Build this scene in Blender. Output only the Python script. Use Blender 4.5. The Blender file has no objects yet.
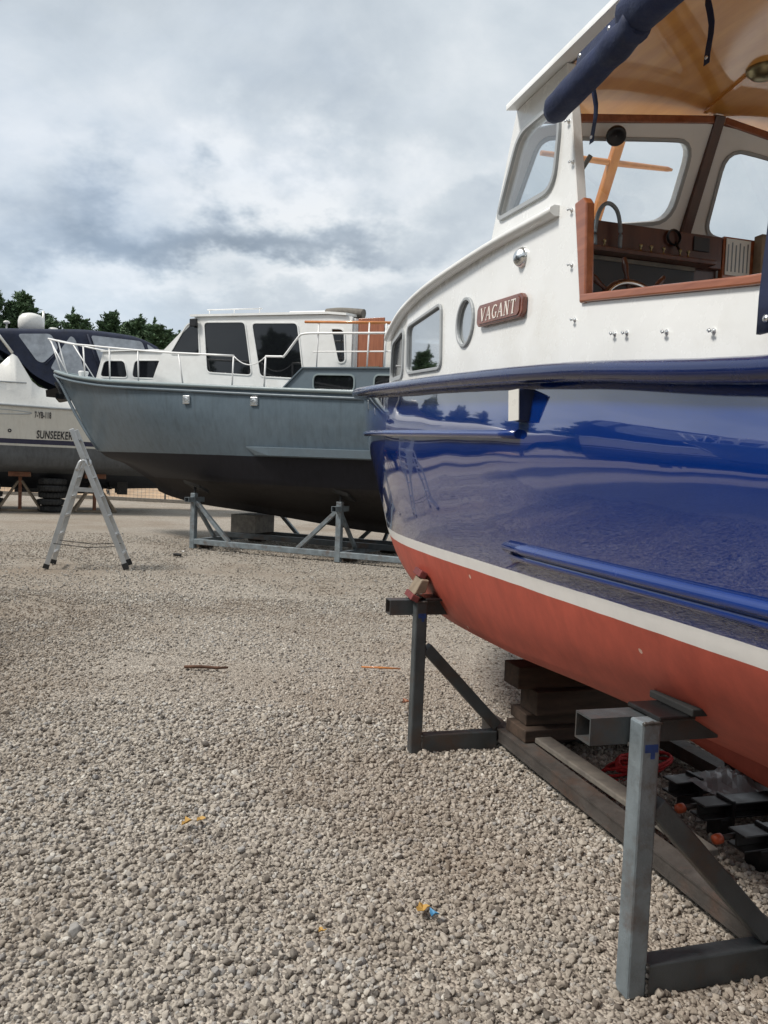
import bpy, bmesh, math, random
import numpy as np
from mathutils import Vector, Matrix, noise
from mathutils.geometry import tessellate_polygon
rnd = random.Random(7)
rng = np.random.default_rng(11)
scene = bpy.context.scene
COL = scene.collection
PI = math.pi

# ------------------------------------------------------------------ camera
cam_d = bpy.data.cameras.new('camera')
cam = bpy.data.objects.new('camera', cam_d)
COL.objects.link(cam)
cam_d.sensor_fit = 'VERTICAL'
cam_d.sensor_height = 36.0
cam_d.lens = 800 / 1024 * 36.0
cam_d.clip_start = 0.05
cam_d.clip_end = 3000
PITCH, ROLL, EYE = math.atan(43 / 800), 0.04, 1.6
cam.matrix_world = Matrix.Translation((0, 0, EYE)) @ Matrix.Rotation(PI / 2 - PITCH, 4, 'X') @ Matrix.Rotation(ROLL, 4, 'Z')
scene.camera = cam
vs = scene.view_settings
vs.view_transform = 'Standard'
vs.look = 'None'
vs.exposure = 1.34
vs.gamma = 1.0
vs.use_curve_mapping = False

# ------------------------------------------------------------------ materials
def new_mat(name):
    m = bpy.data.materials.new(name)
    m.use_nodes = True
    nt = m.node_tree
    return m, nt, nt.nodes['Principled BSDF']

def nd(nt, typ, **kw):
    n = nt.nodes.new(typ)
    for k, v in kw.items():
        setattr(n, k, v)
    return n

def noise_tex(nt, scale, detail=4, rough=0.55, coord='Object', stretch=None):
    tc = nd(nt, 'ShaderNodeTexCoord')
    src = tc.outputs[coord]
    if stretch:
        mp = nd(nt, 'ShaderNodeMapping')
        mp.inputs['Scale'].default_value = stretch
        nt.links.new(src, mp.inputs['Vector'])
        src = mp.outputs['Vector']
    n = nd(nt, 'ShaderNodeTexNoise')
    n.inputs['Scale'].default_value = scale
    n.inputs['Detail'].default_value = detail
    n.inputs['Roughness'].default_value = rough
    nt.links.new(src, n.inputs['Vector'])
    return n

def ramp(nt, src, stops):
    r = nd(nt, 'ShaderNodeValToRGB')
    e = r.color_ramp.elements
    while len(e) < len(stops):
        e.new(0.5)
    for i, (p, c) in enumerate(stops):
        e[i].position = p
        e[i].color = (c[0], c[1], c[2], 1) if not isinstance(c, (int, float)) else (c, c, c, 1)
    nt.links.new(src, r.inputs['Fac'])
    return r

def mat(name, c, rough=0.5, metal=0.0, var=0.15, scale=3.0, dirt=None, dirt_amt=0.5, dirt_scale=2.0, bump=0.0, bump_scale=40.0,
        coat=0.0, stretch=None, rvar=0.1, spec=0.5):
    m, nt, p = new_mat(name)
    n1 = noise_tex(nt, scale, 5, 0.6, stretch=stretch)
    lo = tuple(max(0, x * (1 - var)) for x in c)
    hi = tuple(min(1, x * (1 + var)) for x in c)
    col = ramp(nt, n1.outputs['Fac'], [(0.3, lo), (0.7, hi)]).outputs['Color']
    if dirt:
        n2 = noise_tex(nt, dirt_scale, 8, 0.68, stretch=stretch)
        f = ramp(nt, n2.outputs['Fac'], [(0.5, 0.0), (0.72, dirt_amt)])
        mx = nd(nt, 'ShaderNodeMix', data_type='RGBA')
        nt.links.new(f.outputs['Color'], mx.inputs['Factor'])
        nt.links.new(col, mx.inputs['A'])
        mx.inputs['B'].default_value = (*dirt, 1)
        col = mx.outputs['Result']
    nt.links.new(col, p.inputs['Base Color'])
    n3 = noise_tex(nt, scale * 4, 6, 0.6)
    rr = ramp(nt, n3.outputs['Fac'], [(0.3, max(0.02, rough - rvar)), (0.7, min(1, rough + rvar))])
    nt.links.new(rr.outputs['Color'], p.inputs['Roughness'])
    p.inputs['Metallic'].default_value = metal
    p.inputs['Coat Weight'].default_value = coat
    p.inputs['Coat Roughness'].default_value = 0.05
    p.inputs['Specular IOR Level'].default_value = spec
    if bump:
        n4 = noise_tex(nt, bump_scale, 6, 0.65)
        b = nd(nt, 'ShaderNodeBump')
        b.inputs['Strength'].default_value = bump
        b.inputs['Distance'].default_value = 0.01
        nt.links.new(n4.outputs['Fac'], b.inputs['Height'])
        nt.links.new(b.outputs['Normal'], p.inputs['Normal'])
    return m

def wood_mat(name, c1, c2, rough=0.4, coat=0.0, axis=(1, 12, 12), scale=3.0, bump=0.15, dirt=None):
    m, nt, p = new_mat(name)
    n = noise_tex(nt, scale, 6, 0.6, stretch=axis)
    col = ramp(nt, n.outputs['Fac'], [(0.3, c1), (0.7, c2)]).outputs['Color']
    if dirt:
        n2 = noise_tex(nt, 4, 8, 0.7)
        f = ramp(nt, n2.outputs['Fac'], [(0.5, 0.0), (0.75, 0.8)])
        mx = nd(nt, 'ShaderNodeMix', data_type='RGBA')
        nt.links.new(f.outputs['Color'], mx.inputs['Factor'])
        nt.links.new(col, mx.inputs['A'])
        mx.inputs['B'].default_value = (*dirt, 1)
        col = mx.outputs['Result']
    nt.links.new(col, p.inputs['Base Color'])
    p.inputs['Roughness'].default_value = rough
    p.inputs['Coat Weight'].default_value = coat
    p.inputs['Coat Roughness'].default_value = 0.04
    b = nd(nt, 'ShaderNodeBump')
    b.inputs['Strength'].default_value = bump
    b.inputs['Distance'].default_value = 0.01
    nt.links.new(n.outputs['Fac'], b.inputs['Height'])
    nt.links.new(b.outputs['Normal'], p.inputs['Normal'])
    return m

def glass_mat(name, tint=(0.75, 0.8, 0.82), refl=1.0, rough=0.02, ior=0.05):
    m = bpy.data.materials.new(name)
    m.use_nodes = True
    nt = m.node_tree
    nt.nodes.clear()
    out = nd(nt, 'ShaderNodeOutputMaterial')
    tr = nd(nt, 'ShaderNodeBsdfTransparent')
    tr.inputs['Color'].default_value = (*tint, 1)
    gl = nd(nt, 'ShaderNodeBsdfGlossy')
    gl.inputs['Roughness'].default_value = rough
    gl.inputs['Color'].default_value = (refl, refl, refl, 1)
    lw = nd(nt, 'ShaderNodeLayerWeight')
    lw.inputs['Blend'].default_value = 0.5
    pw = nd(nt, 'ShaderNodeMath', operation='POWER')
    nt.links.new(lw.outputs['Facing'], pw.inputs[0])
    pw.inputs[1].default_value = 4.0
    fr = nd(nt, 'ShaderNodeMath', operation='MULTIPLY_ADD')
    nt.links.new(pw.outputs[0], fr.inputs[0])
    fr.inputs[1].default_value = 0.9
    fr.inputs[2].default_value = ior
    mx = nd(nt, 'ShaderNodeMixShader')
    nt.links.new(fr.outputs[0], mx.inputs['Fac'])
    nt.links.new(tr.outputs['BSDF'], mx.inputs[1])
    nt.links.new(gl.outputs['BSDF'], mx.inputs[2])
    nt.links.new(mx.outputs['Shader'], out.inputs['Surface'])
    return m

def hull_paint(name, zones, bands, bump=0.02, bump_scale=1.2, streak=0.0, spec=0.5, specks=False):
    """zones: paints from the keel up [(colour, roughness, coat, mottle)], bands: heights (object z) where the next paint begins."""
    m, nt, p = new_mat(name)
    tc = nd(nt, 'ShaderNodeTexCoord')
    sep = nd(nt, 'ShaderNodeSeparateXYZ')
    nt.links.new(tc.outputs['Object'], sep.inputs[0])
    zsrc = sep.outputs['Z']
    wob = noise_tex(nt, 3.0, 3)
    wm = nd(nt, 'ShaderNodeMath', operation='MULTIPLY_ADD')
    nt.links.new(wob.outputs['Fac'], wm.inputs[0])
    wm.inputs[1].default_value = 0.008
    nt.links.new(zsrc, wm.inputs[2])
    n1 = noise_tex(nt, 2.5, 8, 0.65)
    n2 = noise_tex(nt, 14, 8, 0.7, stretch=(1, 1, 0.35))
    addn = nd(nt, 'ShaderNodeMath', operation='ADD')
    nt.links.new(n1.outputs['Fac'], addn.inputs[0])
    nt.links.new(n2.outputs['Fac'], addn.inputs[1])
    half = nd(nt, 'ShaderNodeMath', operation='MULTIPLY')
    nt.links.new(addn.outputs[0], half.inputs[0])
    half.inputs[1].default_value = 0.5
    def var(c, v):
        return ramp(nt, half.outputs[0], [(0.36, tuple(x * (1 - v) for x in c)), (0.64, tuple(min(1, x * (1 + v)) for x in c))]).outputs['Color']
    col = var(zones[0][0], zones[0][3])
    rough = zones[0][1]
    coat = zones[0][2]
    rsrc = csrc = None
    for (c, r, k, v), z in zip(zones[1:], bands):
        g = nd(nt, 'ShaderNodeMath', operation='GREATER_THAN')
        nt.links.new(wm.outputs[0], g.inputs[0])
        g.inputs[1].default_value = z
        mx = nd(nt, 'ShaderNodeMix', data_type='RGBA')
        nt.links.new(g.outputs[0], mx.inputs['Factor'])
        nt.links.new(col, mx.inputs['A'])
        nt.links.new(var(c, v), mx.inputs['B'])
        col = mx.outputs['Result']
        for which, val in (('r', r), ('c', k)):
            mf = nd(nt, 'ShaderNodeMix', data_type='FLOAT')
            nt.links.new(g.outputs[0], mf.inputs['Factor'])
            prev = rsrc if which == 'r' else csrc
            if prev is None:
                mf.inputs['A'].default_value = rough if which == 'r' else coat
            else:
                nt.links.new(prev, mf.inputs['A'])
            mf.inputs['B'].default_value = val
            if which == 'r':
                rsrc = mf.outputs['Result']
            else:
                csrc = mf.outputs['Result']
    if streak:   # rain and rust runs down the plating
        sn = noise_tex(nt, 2.2, 7, 0.65, stretch=(4.5, 4.5, 0.35))
        sf = ramp(nt, sn.outputs['Fac'], [(0.50, 0.0), (0.72, streak)])
        mx = nd(nt, 'ShaderNodeMix', data_type='RGBA', blend_type='MULTIPLY')
        nt.links.new(sf.outputs['Color'], mx.inputs['Factor'])
        nt.links.new(col, mx.inputs['A'])
        mx.inputs['B'].default_value = (0.62, 0.57, 0.50, 1)
        col = mx.outputs['Result']
    if specks:   # little chips and scuffs through to the primer
        vo = nd(nt, 'ShaderNodeTexVoronoi')
        vo.inputs['Scale'].default_value = 8.0
        nt.links.new(tc.outputs['Object'], vo.inputs['Vector'])
        wv = nd(nt, 'ShaderNodeMath', operation='MULTIPLY_ADD')
        nt.links.new(n2.outputs['Fac'], wv.inputs[0]); wv.inputs[1].default_value = 0.16
        nt.links.new(vo.outputs['Distance'], wv.inputs[2])
        near_ = nd(nt, 'ShaderNodeMath', operation='LESS_THAN'); nt.links.new(wv.outputs[0], near_.inputs[0]); near_.inputs[1].default_value = 0.155
        scx = nd(nt, 'ShaderNodeSeparateColor'); nt.links.new(vo.outputs['Color'], scx.inputs[0])
        few = nd(nt, 'ShaderNodeMath', operation='GREATER_THAN'); nt.links.new(scx.outputs[0], few.inputs[0]); few.inputs[1].default_value = 0.86
        low = nd(nt, 'ShaderNodeMath', operation='LESS_THAN'); nt.links.new(zsrc, low.inputs[0]); low.inputs[1].default_value = 1.13
        m1 = nd(nt, 'ShaderNodeMath', operation='MULTIPLY'); nt.links.new(near_.outputs[0], m1.inputs[0]); nt.links.new(few.outputs[0], m1.inputs[1])
        m2 = nd(nt, 'ShaderNodeMath', operation='MULTIPLY'); nt.links.new(m1.outputs[0], m2.inputs[0]); nt.links.new(low.outputs[0], m2.inputs[1])
        mx = nd(nt, 'ShaderNodeMix', data_type='RGBA'); nt.links.new(m2.outputs[0], mx.inputs['Factor'])
        nt.links.new(col, mx.inputs['A']); mx.inputs['B'].default_value = (0.62, 0.42, 0.34, 1)
        col = mx.outputs['Result']
    p.inputs['Specular IOR Level'].default_value = spec
    nt.links.new(col, p.inputs['Base Color'])
    nt.links.new(rsrc, p.inputs['Roughness'])
    nt.links.new(csrc, p.inputs['Coat Weight'])
    p.inputs['Coat Roughness'].default_value = 0.01
    p.inputs['Coat IOR'].default_value = 1.95
    bn = noise_tex(nt, bump_scale, 2, 0.4)
    b = nd(nt, 'ShaderNodeBump')
    b.inputs['Strength'].default_value = 1.0
    b.inputs['Distance'].default_value = bump
    nt.links.new(bn.outputs['Fac'], b.inputs['Height'])
    fine = noise_tex(nt, 60, 4, 0.6)
    b2 = nd(nt, 'ShaderNodeBump')
    b2.inputs['Strength'].default_value = 0.2
    b2.inputs['Distance'].default_value = 0.00006
    nt.links.new(fine.outputs['Fac'], b2.inputs['Height'])
    nt.links.new(b.outputs['Normal'], b2.inputs['Normal'])
    nt.links.new(b2.outputs['Normal'], p.inputs['Normal'])
    nt.links.new(b2.outputs['Normal'], p.inputs['Coat Normal'])
    return m

M = {}
M['blue_hull'] = hull_paint('blue_hull_paint', [((0.43, 0.083, 0.053), 0.6, 0.0, 0.2), ((0.84, 0.83, 0.81), 0.3, 0.3, 0.05), ((0.002, 0.024, 0.16), 0.08, 1.0, 0.06)],
                            [1.142, 1.200], bump=0.020, bump_scale=1.0, specks=True)
M['blue'] = mat('navy_blue_gloss', (0.004, 0.013, 0.075), 0.25, var=0.15, coat=0.6)
M['white_gloss'] = mat('white_boat_paint', (0.80, 0.805, 0.79), 0.24, var=0.04, coat=0.4, dirt=(0.56, 0.53, 0.46), dirt_amt=0.4, dirt_scale=2.2, bump=0.06, bump_scale=8)
M['white'] = mat('white_cabin_paint', (0.78, 0.785, 0.77), 0.4, var=0.05, dirt=(0.5, 0.48, 0.44), dirt_amt=0.35, dirt_scale=2)
M['grey_trim'] = mat('grey_window_rubber', (0.36, 0.38, 0.39), 0.5, var=0.1)
M['teak'] = wood_mat('varnished_mahogany', (0.20, 0.055, 0.02), (0.34, 0.11, 0.045), 0.3, 0.6)
M['dark_wood'] = wood_mat('dark_mahogany', (0.045, 0.014, 0.009), (0.085, 0.028, 0.017), 0.35, 0.3, axis=(8, 8, 1))
M['mast_wood'] = wood_mat('orange_varnished_pine', (0.46, 0.15, 0.035), (0.62, 0.25, 0.065), 0.35, 0.5, axis=(6, 6, 1))
M['ceiling'] = wood_mat('varnished_ceiling_ply', (0.56, 0.22, 0.04), (0.78, 0.37, 0.085), 0.3, 1.0, axis=(0.6, 3, 1), scale=2.5, bump=0.008)
for n_ in M['ceiling'].node_tree.nodes:
    if n_.type == 'BSDF_PRINCIPLED':
        n_.inputs['Coat Weight'].default_value = 0.75
        n_.inputs['Specular IOR Level'].default_value = 0.2
M['sign_wood'] = wood_mat('name_board_wood', (0.13, 0.04, 0.025), (0.22, 0.075, 0.045), 0.35, 0.5)
M['letter'] = mat('cream_letter_paint', (0.78, 0.72, 0.66), 0.5, var=0.05)
M['canvas'] = mat('navy_canvas', (0.010, 0.019, 0.062), 0.75, var=0.25, scale=6, bump=0.7, bump_scale=14, dirt=(0.05, 0.06, 0.085), dirt_amt=0.5, dirt_scale=5)
M['chrome'] = mat('stainless_steel', (0.78, 0.79, 0.79), 0.3, 1.0, var=0.05)
M['brass'] = mat('old_brass', (0.30, 0.25, 0.14), 0.35, 1.0, var=0.2)
M['black_plastic'] = mat('black_plastic', (0.012, 0.012, 0.014), 0.4, var=0.2)
M['rubber'] = mat('black_rubber', (0.018, 0.018, 0.018), 0.8, var=0.3, dirt=(0.08, 0.075, 0.065), dirt_amt=0.5, dirt_scale=6)
M['glass'] = glass_mat('clear_window_glass', (0.92, 0.94, 0.95), ior=0.05)
M['mirror_glass'] = glass_mat('reflecting_window_glass', (0.6, 0.64, 0.66), ior=0.42)
M['dark_glass'] = mat('tinted_window_glass', (0.008, 0.009, 0.011), 0.03, var=0.1, rvar=0.01, spec=0.7)
M['paper'] = mat('printed_paper', (0.66, 0.68, 0.66), 0.7, var=0.05)
M['ink'] = mat('black_ink', (0.02, 0.02, 0.025), 0.5)
M['galv'] = mat('galvanised_steel', (0.20, 0.235, 0.255), 0.5, 0.3, var=0.25, scale=9, dirt=(0.11, 0.062, 0.04), dirt_amt=0.8, dirt_scale=7, bump=0.3, bump_scale=60)
M['dark_steel'] = mat('dark_weathered_steel', (0.075, 0.085, 0.09), 0.55, 0.35, var=0.3, scale=7, dirt=(0.11, 0.06, 0.035), dirt_amt=0.7, dirt_scale=4, bump=0.25, bump_scale=50)
M['rusty'] = mat('rusty_channel_steel', (0.07, 0.062, 0.056), 0.7, 0.2, var=0.35, scale=8, dirt=(0.12, 0.06, 0.035), dirt_amt=0.6, dirt_scale=5, bump=0.4, bump_scale=50)
M['black_steel'] = mat('black_painted_steel', (0.012, 0.012, 0.013), 0.35, 0.0, var=0.3, dirt=(0.05, 0.045, 0.04), dirt_amt=0.6, dirt_scale=6)
M['red_pad'] = mat('red_pad_paint', (0.15, 0.03, 0.028), 0.6, var=0.3, scale=20)
M['red_rope'] = mat('red_rope', (0.42, 0.02, 0.02), 0.8, var=0.3, scale=60, bump=0.6, bump_scale=120)
M['orange'] = mat('orange_plastic', (0.45, 0.085, 0.03), 0.4, var=0.15)
M['timber'] = wood_mat('weathered_timber', (0.030, 0.020, 0.014), (0.085, 0.055, 0.037), 0.85, axis=(6, 1, 6), bump=0.6, dirt=(0.03, 0.022, 0.018))
M['pale_timber'] = wood_mat('pale_timber', (0.15, 0.115, 0.08), (0.27, 0.215, 0.155), 0.85, axis=(4, 4, 4), bump=0.5, dirt=(0.15, 0.12, 0.09))
M['rust_red'] = mat('rusted_trestle', (0.16, 0.065, 0.035), 0.8, var=0.4, scale=10, dirt=(0.26, 0.18, 0.11), dirt_amt=0.8, dirt_scale=6)
M['alu'] = mat('ladder_aluminium', (0.55, 0.56, 0.56), 0.38, 0.7, var=0.15, dirt=(0.3, 0.29, 0.27), dirt_amt=0.5, dirt_scale=6)
M['grey_hull'] = hull_paint('grey_steel_hull_paint', [((0.030, 0.027, 0.026), 0.8, 0, 0.2), ((0.014, 0.014, 0.019), 0.6, 0, 0.15), ((0.112, 0.148, 0.178), 0.38, 0.1, 0.12)],
                            [1.25, 1.735], bump=0.008, bump_scale=1.2, streak=0.5, spec=0.22)
M['grey_paint'] = mat('blue_grey_paint', (0.118, 0.154, 0.182), 0.4, var=0.1, dirt=(0.07, 0.08, 0.085), dirt_amt=0.5, dirt_scale=3)
M['grey_light'] = mat('pale_grey_edge_paint', (0.22, 0.27, 0.28), 0.4, var=0.1)
M['rail_white'] = mat('white_rail_paint', (0.80, 0.80, 0.79), 0.35, var=0.04)
M['curtain'] = mat('dark_curtain', (0.03, 0.03, 0.034), 0.9, var=0.4, scale=8, stretch=(10, 10, 1))
M['door_wood'] = wood_mat('cabin_door_wood', (0.24, 0.075, 0.035), (0.38, 0.14, 0.07), 0.45, 0.2, axis=(12, 12, 1))
M['grey_wood'] = wood_mat('grey_weathered_wood', (0.10, 0.09, 0.08), (0.20, 0.18, 0.15), 0.8, axis=(4, 4, 4))
M['cruiser_hull'] = hull_paint('cream_cruiser_hull_paint', [((0.045, 0.05, 0.06), 0.7, 0, 0.3), ((0.10, 0.105, 0.11), 0.6, 0, 0.25), ((0.52, 0.51, 0.46), 0.35, 0, 0.08), ((0.012, 0.016, 0.05), 0.3, 0.3, 0.1), ((0.60, 0.585, 0.53), 0.3, 0.3, 0.05)],
                               [1.1, 1.84, 1.90, 2.03], bump=0.004, streak=0.3, spec=0.3)
M['gel'] = mat('cream_gelcoat', (0.76, 0.745, 0.70), 0.3, var=0.04, coat=0.3)
M['vinyl'] = mat('clear_vinyl_window', (0.34, 0.37, 0.41), 0.2, var=0.35, scale=3, rvar=0.08, spec=0.6)
M['canopy'] = mat('navy_camper_canvas', (0.013, 0.019, 0.042), 0.8, var=0.3, scale=4, bump=0.3, bump_scale=20)
M['strake'] = mat('cobalt_strake_paint', (0.004, 0.028, 0.17), 0.2, var=0.1, coat=0.8)
M['bark'] = mat('bark', (0.07, 0.05, 0.035), 0.9, var=0.3, bump=0.6)

# ------------------------------------------------------------------ mesh builder
class MB:
    def __init__(s):
        s.v, s.f, s.s = [], [], []
    def add(s, vs_, fs, smooth=False):
        o = len(s.v)
        s.v += [tuple(map(float, v)) for v in vs_]
        for f in fs:
            s.f.append(tuple(i + o for i in f))
            s.s.append(smooth)
        return s
    def hexa(s, c8):
        return s.add(c8, [(0, 3, 2, 1), (4, 5, 6, 7), (0, 1, 5, 4), (1, 2, 6, 5), (2, 3, 7, 6), (3, 0, 4, 7)])
    def box(s, x0, x1, y0, y1, z0, z1):
        return s.hexa([(x0, y0, z0), (x1, y0, z0), (x1, y1, z0), (x0, y1, z0), (x0, y0, z1), (x1, y0, z1), (x1, y1, z1), (x0, y1, z1)])
    def bar(s, p, q, w, h, up=(0, 0, 1)):
        p, q = Vector(p), Vector(q)
        d = (q - p).normalized()
        u = Vector(up)
        sd = d.cross(u)
        if sd.length < 1e-4:
            sd = d.cross(Vector((1, 0, 0)))
        sd.normalize()
        u = sd.cross(d)
        a, b = sd * w / 2, u * h / 2
        return s.hexa([p - a - b, p + a - b, p + a + b, p - a + b, q - a - b, q + a - b, q + a + b, q - a + b])
    def hollow(s, p, q, w, h, wall=0.006, up=(0, 0, 1)):
        """square tube open at both ends"""
        p, q = Vector(p), Vector(q)
        d = (q - p).normalized()
        sd = d.cross(Vector(up)).normalized()
        u = sd.cross(d)
        def ring(c, k):
            a, b = sd * (w / 2 - k), u * (h / 2 - k)
            return [c - a - b, c + a - b, c + a + b, c - a + b]
        vs_ = ring(p, 0) + ring(q, 0) + ring(p, wall) + ring(q, wall)
        fs = []
        for i in range(4):
            j = (i + 1) % 4
            fs += [(i, j, 4 + j, 4 + i), (8 + j, 8 + i, 12 + i, 12 + j), (j, i, 8 + i, 8 + j), (4 + i, 4 + j, 12 + j, 12 + i)]
        return s.add(vs_, fs)
    def tube(s, pts, r, n=8, closed=False, sx=1.0, up=(0, 0, 1)):
        pts = [Vector(p) for p in pts]
        N = len(pts)
        rs = r if isinstance(r, (list, tuple)) else [r] * N
        vs_, fs = [], []
        for i, p in enumerate(pts):
            a = pts[(i - 1) % N] if (i > 0 or closed) else p
            b = pts[(i + 1) % N] if (i < N - 1 or closed) else p
            d = (b - a).normalized()
            u = Vector(up)
            sd = d.cross(u)
            if sd.length < 0.05:
                sd = d.cross(Vector((0.3, 1, 0.1)))
            sd.normalize()
            u = sd.cross(d)
            for k in range(n):
                t = 2 * PI * k / n + PI / n
                vs_.append(p + sd * math.cos(t) * rs[i] * sx + u * math.sin(t) * rs[i])
        m = N if closed else N - 1
        for i in range(m):
            for k in range(n):
                a, b = i * n + k, i * n + (k + 1) % n
                c, d = ((i + 1) % N) * n + (k + 1) % n, ((i + 1) % N) * n + k
                fs.append((a, b, c, d))
        s.add(vs_, fs, n > 4)
        if not closed:
            s.add(vs_[:n], [tuple(range(n))[::-1]])
            s.add(vs_[-n:], [tuple(range(n))])
        return s
    def prism(s, pts, off, smooth=False):
        pts = [Vector(p) for p in pts]
        n = len(pts)
        off = Vector(off)
        s.add(pts + [p + off for p in pts], [tuple(range(n))[::-1], tuple(range(n, 2 * n))])
        s.add(pts + [p + off for p in pts], [(i, (i + 1) % n, n + (i + 1) % n, n + i) for i in range(n)], smooth)
        return s
    def lathe(s, prof, o, axis=(0, 0, 1), n=20, cap=True):
        a = Vector(axis).normalized()
        x = a.orthogonal().normalized()
        y = a.cross(x)
        o = Vector(o)
        vs_, fs = [], []
        for r, h in prof:
            for k in range(n):
                t = 2 * PI * k / n
                vs_.append(o + a * h + (x * math.cos(t) + y * math.sin(t)) * max(r, 1e-4))
        for i in range(len(prof) - 1):
            for k in range(n):
                fs.append((i * n + k, i * n + (k + 1) % n, (i + 1) * n + (k + 1) % n, (i + 1) * n + k))
        return s.add(vs_, fs, True)
    def grid(s, rows, smooth=True, closed=False):
        R, C = len(rows), len(rows[0])
        vs_ = [p for r in rows for p in r]
        fs = []
        for i in range(R - 1):
            for j in range(C - 1 if not closed else C):
                fs.append((i * C + j, i * C + (j + 1) % C, (i + 1) * C + (j + 1) % C, (i + 1) * C + j))
        return s.add(vs_, fs, smooth)
    def panel(s, outer, holes, org, ax, ay, th):
        """flat sheet with openings; th = thickness vector"""
        org, ax, ay, th = Vector(org), Vector(ax), Vector(ay), Vector(th)
        polys = [outer] + list(holes)
        tri = tessellate_polygon([[Vector((a, b, 0)) for a, b in pl] for pl in polys])
        flat = [p for pl in polys for p in pl]
        v0 = [org + ax * a + ay * b for a, b in flat]
        n = len(v0)
        s.add(v0 + [v + th for v in v0], [tuple(t) for t in tri] + [tuple(n + i for i in t[::-1]) for t in tri])
        k = 0
        for pl in polys:
            m = len(pl)
            ring = [v0[k + i] for i in range(m)]
            s.add(ring + [v + th for v in ring], [(i, (i + 1) % m, m + (i + 1) % m, m + i) for i in range(m)])
            k += m
        return s
    def build(s, name, material, parent=None, bevel=0.0, seg=2, fix=True):
        me = bpy.data.meshes.new(name)
        me.from_pydata(s.v, [], s.f)
        for p, sm in zip(me.polygons, s.s):
            p.use_smooth = sm
        bm = bmesh.new()
        bm.from_mesh(me)
        bmesh.ops.remove_doubles(bm, verts=bm.verts, dist=1e-5)
        if fix:
            bmesh.ops.recalc_face_normals(bm, faces=bm.faces)
        bm.to_mesh(me)
        bm.free()
        me.materials.append(material)
        o = bpy.data.objects.new(name, me)
        COL.objects.link(o)
        if parent is not None:
            o.parent = parent
        if bevel:
            b = o.modifiers.new('bevel', 'BEVEL')
            b.width = bevel
            b.segments = seg
            b.limit_method = 'ANGLE'
            b.angle_limit = math.radians(40)
            b.harden_normals = False
        return o

def empty(name, loc=(0, 0, 0), rz=0.0):
    o = bpy.data.objects.new(name, None)
    COL.objects.link(o)
    o.location = loc
    o.rotation_euler = (0, 0, rz)
    o.empty_display_size = 0.2
    return o

def tag(o, label=None, cat=None, group=None, kind=None):
    if label: o['label'] = label
    if cat: o['category'] = cat
    if group: o['group'] = group
    if kind: o['kind'] = kind
    return o

def rpoly(pts, r, n=5):
    """round the corners of a 2D polygon"""
    out = []
    N = len(pts)
    rr = r if isinstance(r, (list, tuple)) else [r] * N
    for i in range(N):
        p, a, b = Vector(pts[i]), Vector(pts[i - 1]), Vector(pts[(i + 1) % N])
        u, v = (a - p), (b - p)
        lu, lv = u.length, v.length
        u.normalize(); v.normalize()
        k = min(rr[i], lu * 0.48, lv * 0.48)
        if k < 1e-5:
            out.append(tuple(p)); continue
        s_, e = p + u * k, p + v * k
        for j in range(n + 1):
            t = j / n
            q = s_ * (1 - t) ** 2 + p * 2 * t * (1 - t) + e * t * t
            out.append((q.x, q.y))
    return out

def circ(cx, cy, rx, ry=None, n=24):
    ry = ry or rx
    return [(cx + rx * math.cos(2 * PI * i / n), cy + ry * math.sin(2 * PI * i / n)) for i in range(n)]

def catmull(pts, n=6):
    pts = [Vector(p) for p in pts]
    P = [pts[0] * 2 - pts[1]] + pts + [pts[-1] * 2 - pts[-2]]
    out = []
    for i in range(1, len(P) - 2):
        for j in range(n):
            t = j / n
            a, b, c, d = P[i - 1], P[i], P[i + 1], P[i + 2]
            out.append(0.5 * ((2 * b) + (c - a) * t + (2 * a - 5 * b + 4 * c - d) * t * t + (3 * b - a - 3 * c + d) * t ** 3))
    out.append(pts[-1])
    return out

def pch(xs, ys):
    """monotone cubic interpolation"""
    xs, ys = np.array(xs, float), np.array(ys, float)
    h = np.diff(xs); dl = np.diff(ys) / h
    m = np.zeros(len(xs))
    m[0], m[-1] = dl[0], dl[-1]
    for i in range(1, len(xs) - 1):
        m[i] = 0 if dl[i - 1] * dl[i] <= 0 else 2 * dl[i - 1] * dl[i] / (dl[i - 1] + dl[i])
    def f(x):
        x = min(max(x, xs[0]), xs[-1])
        i = int(min(max(np.searchsorted(xs, x) - 1, 0), len(h) - 1))
        t = (x - xs[i]) / h[i]
        return float((1 + 2 * t) * (1 - t) ** 2 * ys[i] + t * (1 - t) ** 2 * h[i] * m[i] + t * t * (3 - 2 * t) * ys[i + 1] + t * t * (t - 1) * h[i] * m[i + 1])
    return f

def window(hole, org, ax, ay, th, parent, frame_m, glass_m, fr=0.022, proud=0.012, depth=None, name='window'):
    """a frame set round an opening, with its pane as a sub-part"""
    org, ax, ay, th = Vector(org), Vector(ax), Vector(ay), Vector(th)
    n = -th.normalized()
    cx = sum(p[0] for p in hole) / len(hole); cy = sum(p[1] for p in hole) / len(hole)
    def grow(k):
        out = []
        N = len(hole)
        area = sum(hole[i][0] * hole[(i + 1) % N][1] - hole[(i + 1) % N][0] * hole[i][1] for i in range(N))
        sg = 1 if area > 0 else -1
        for i in range(N):
            a, b = Vector(hole[i - 1]), Vector(hole[(i + 1) % N])
            d = (b - a).normalized()
            out.append((hole[i][0] + d.y * k * sg, hole[i][1] - d.x * k * sg))
        return out
    mb = MB()
    mb.panel(grow(fr), [grow(-0.004)], org + n * proud, ax, ay, -n * (proud + 0.002))
    w = mb.build(name, frame_m, parent, 0.003, 1)
    g = MB()
    inner = grow(0.002)
    base = org + th * 0.12
    g.prism([base + ax * a + ay * b for a, b in inner], -n * 0.004)
    g.build('pane', glass_m, w)
    return w

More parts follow.
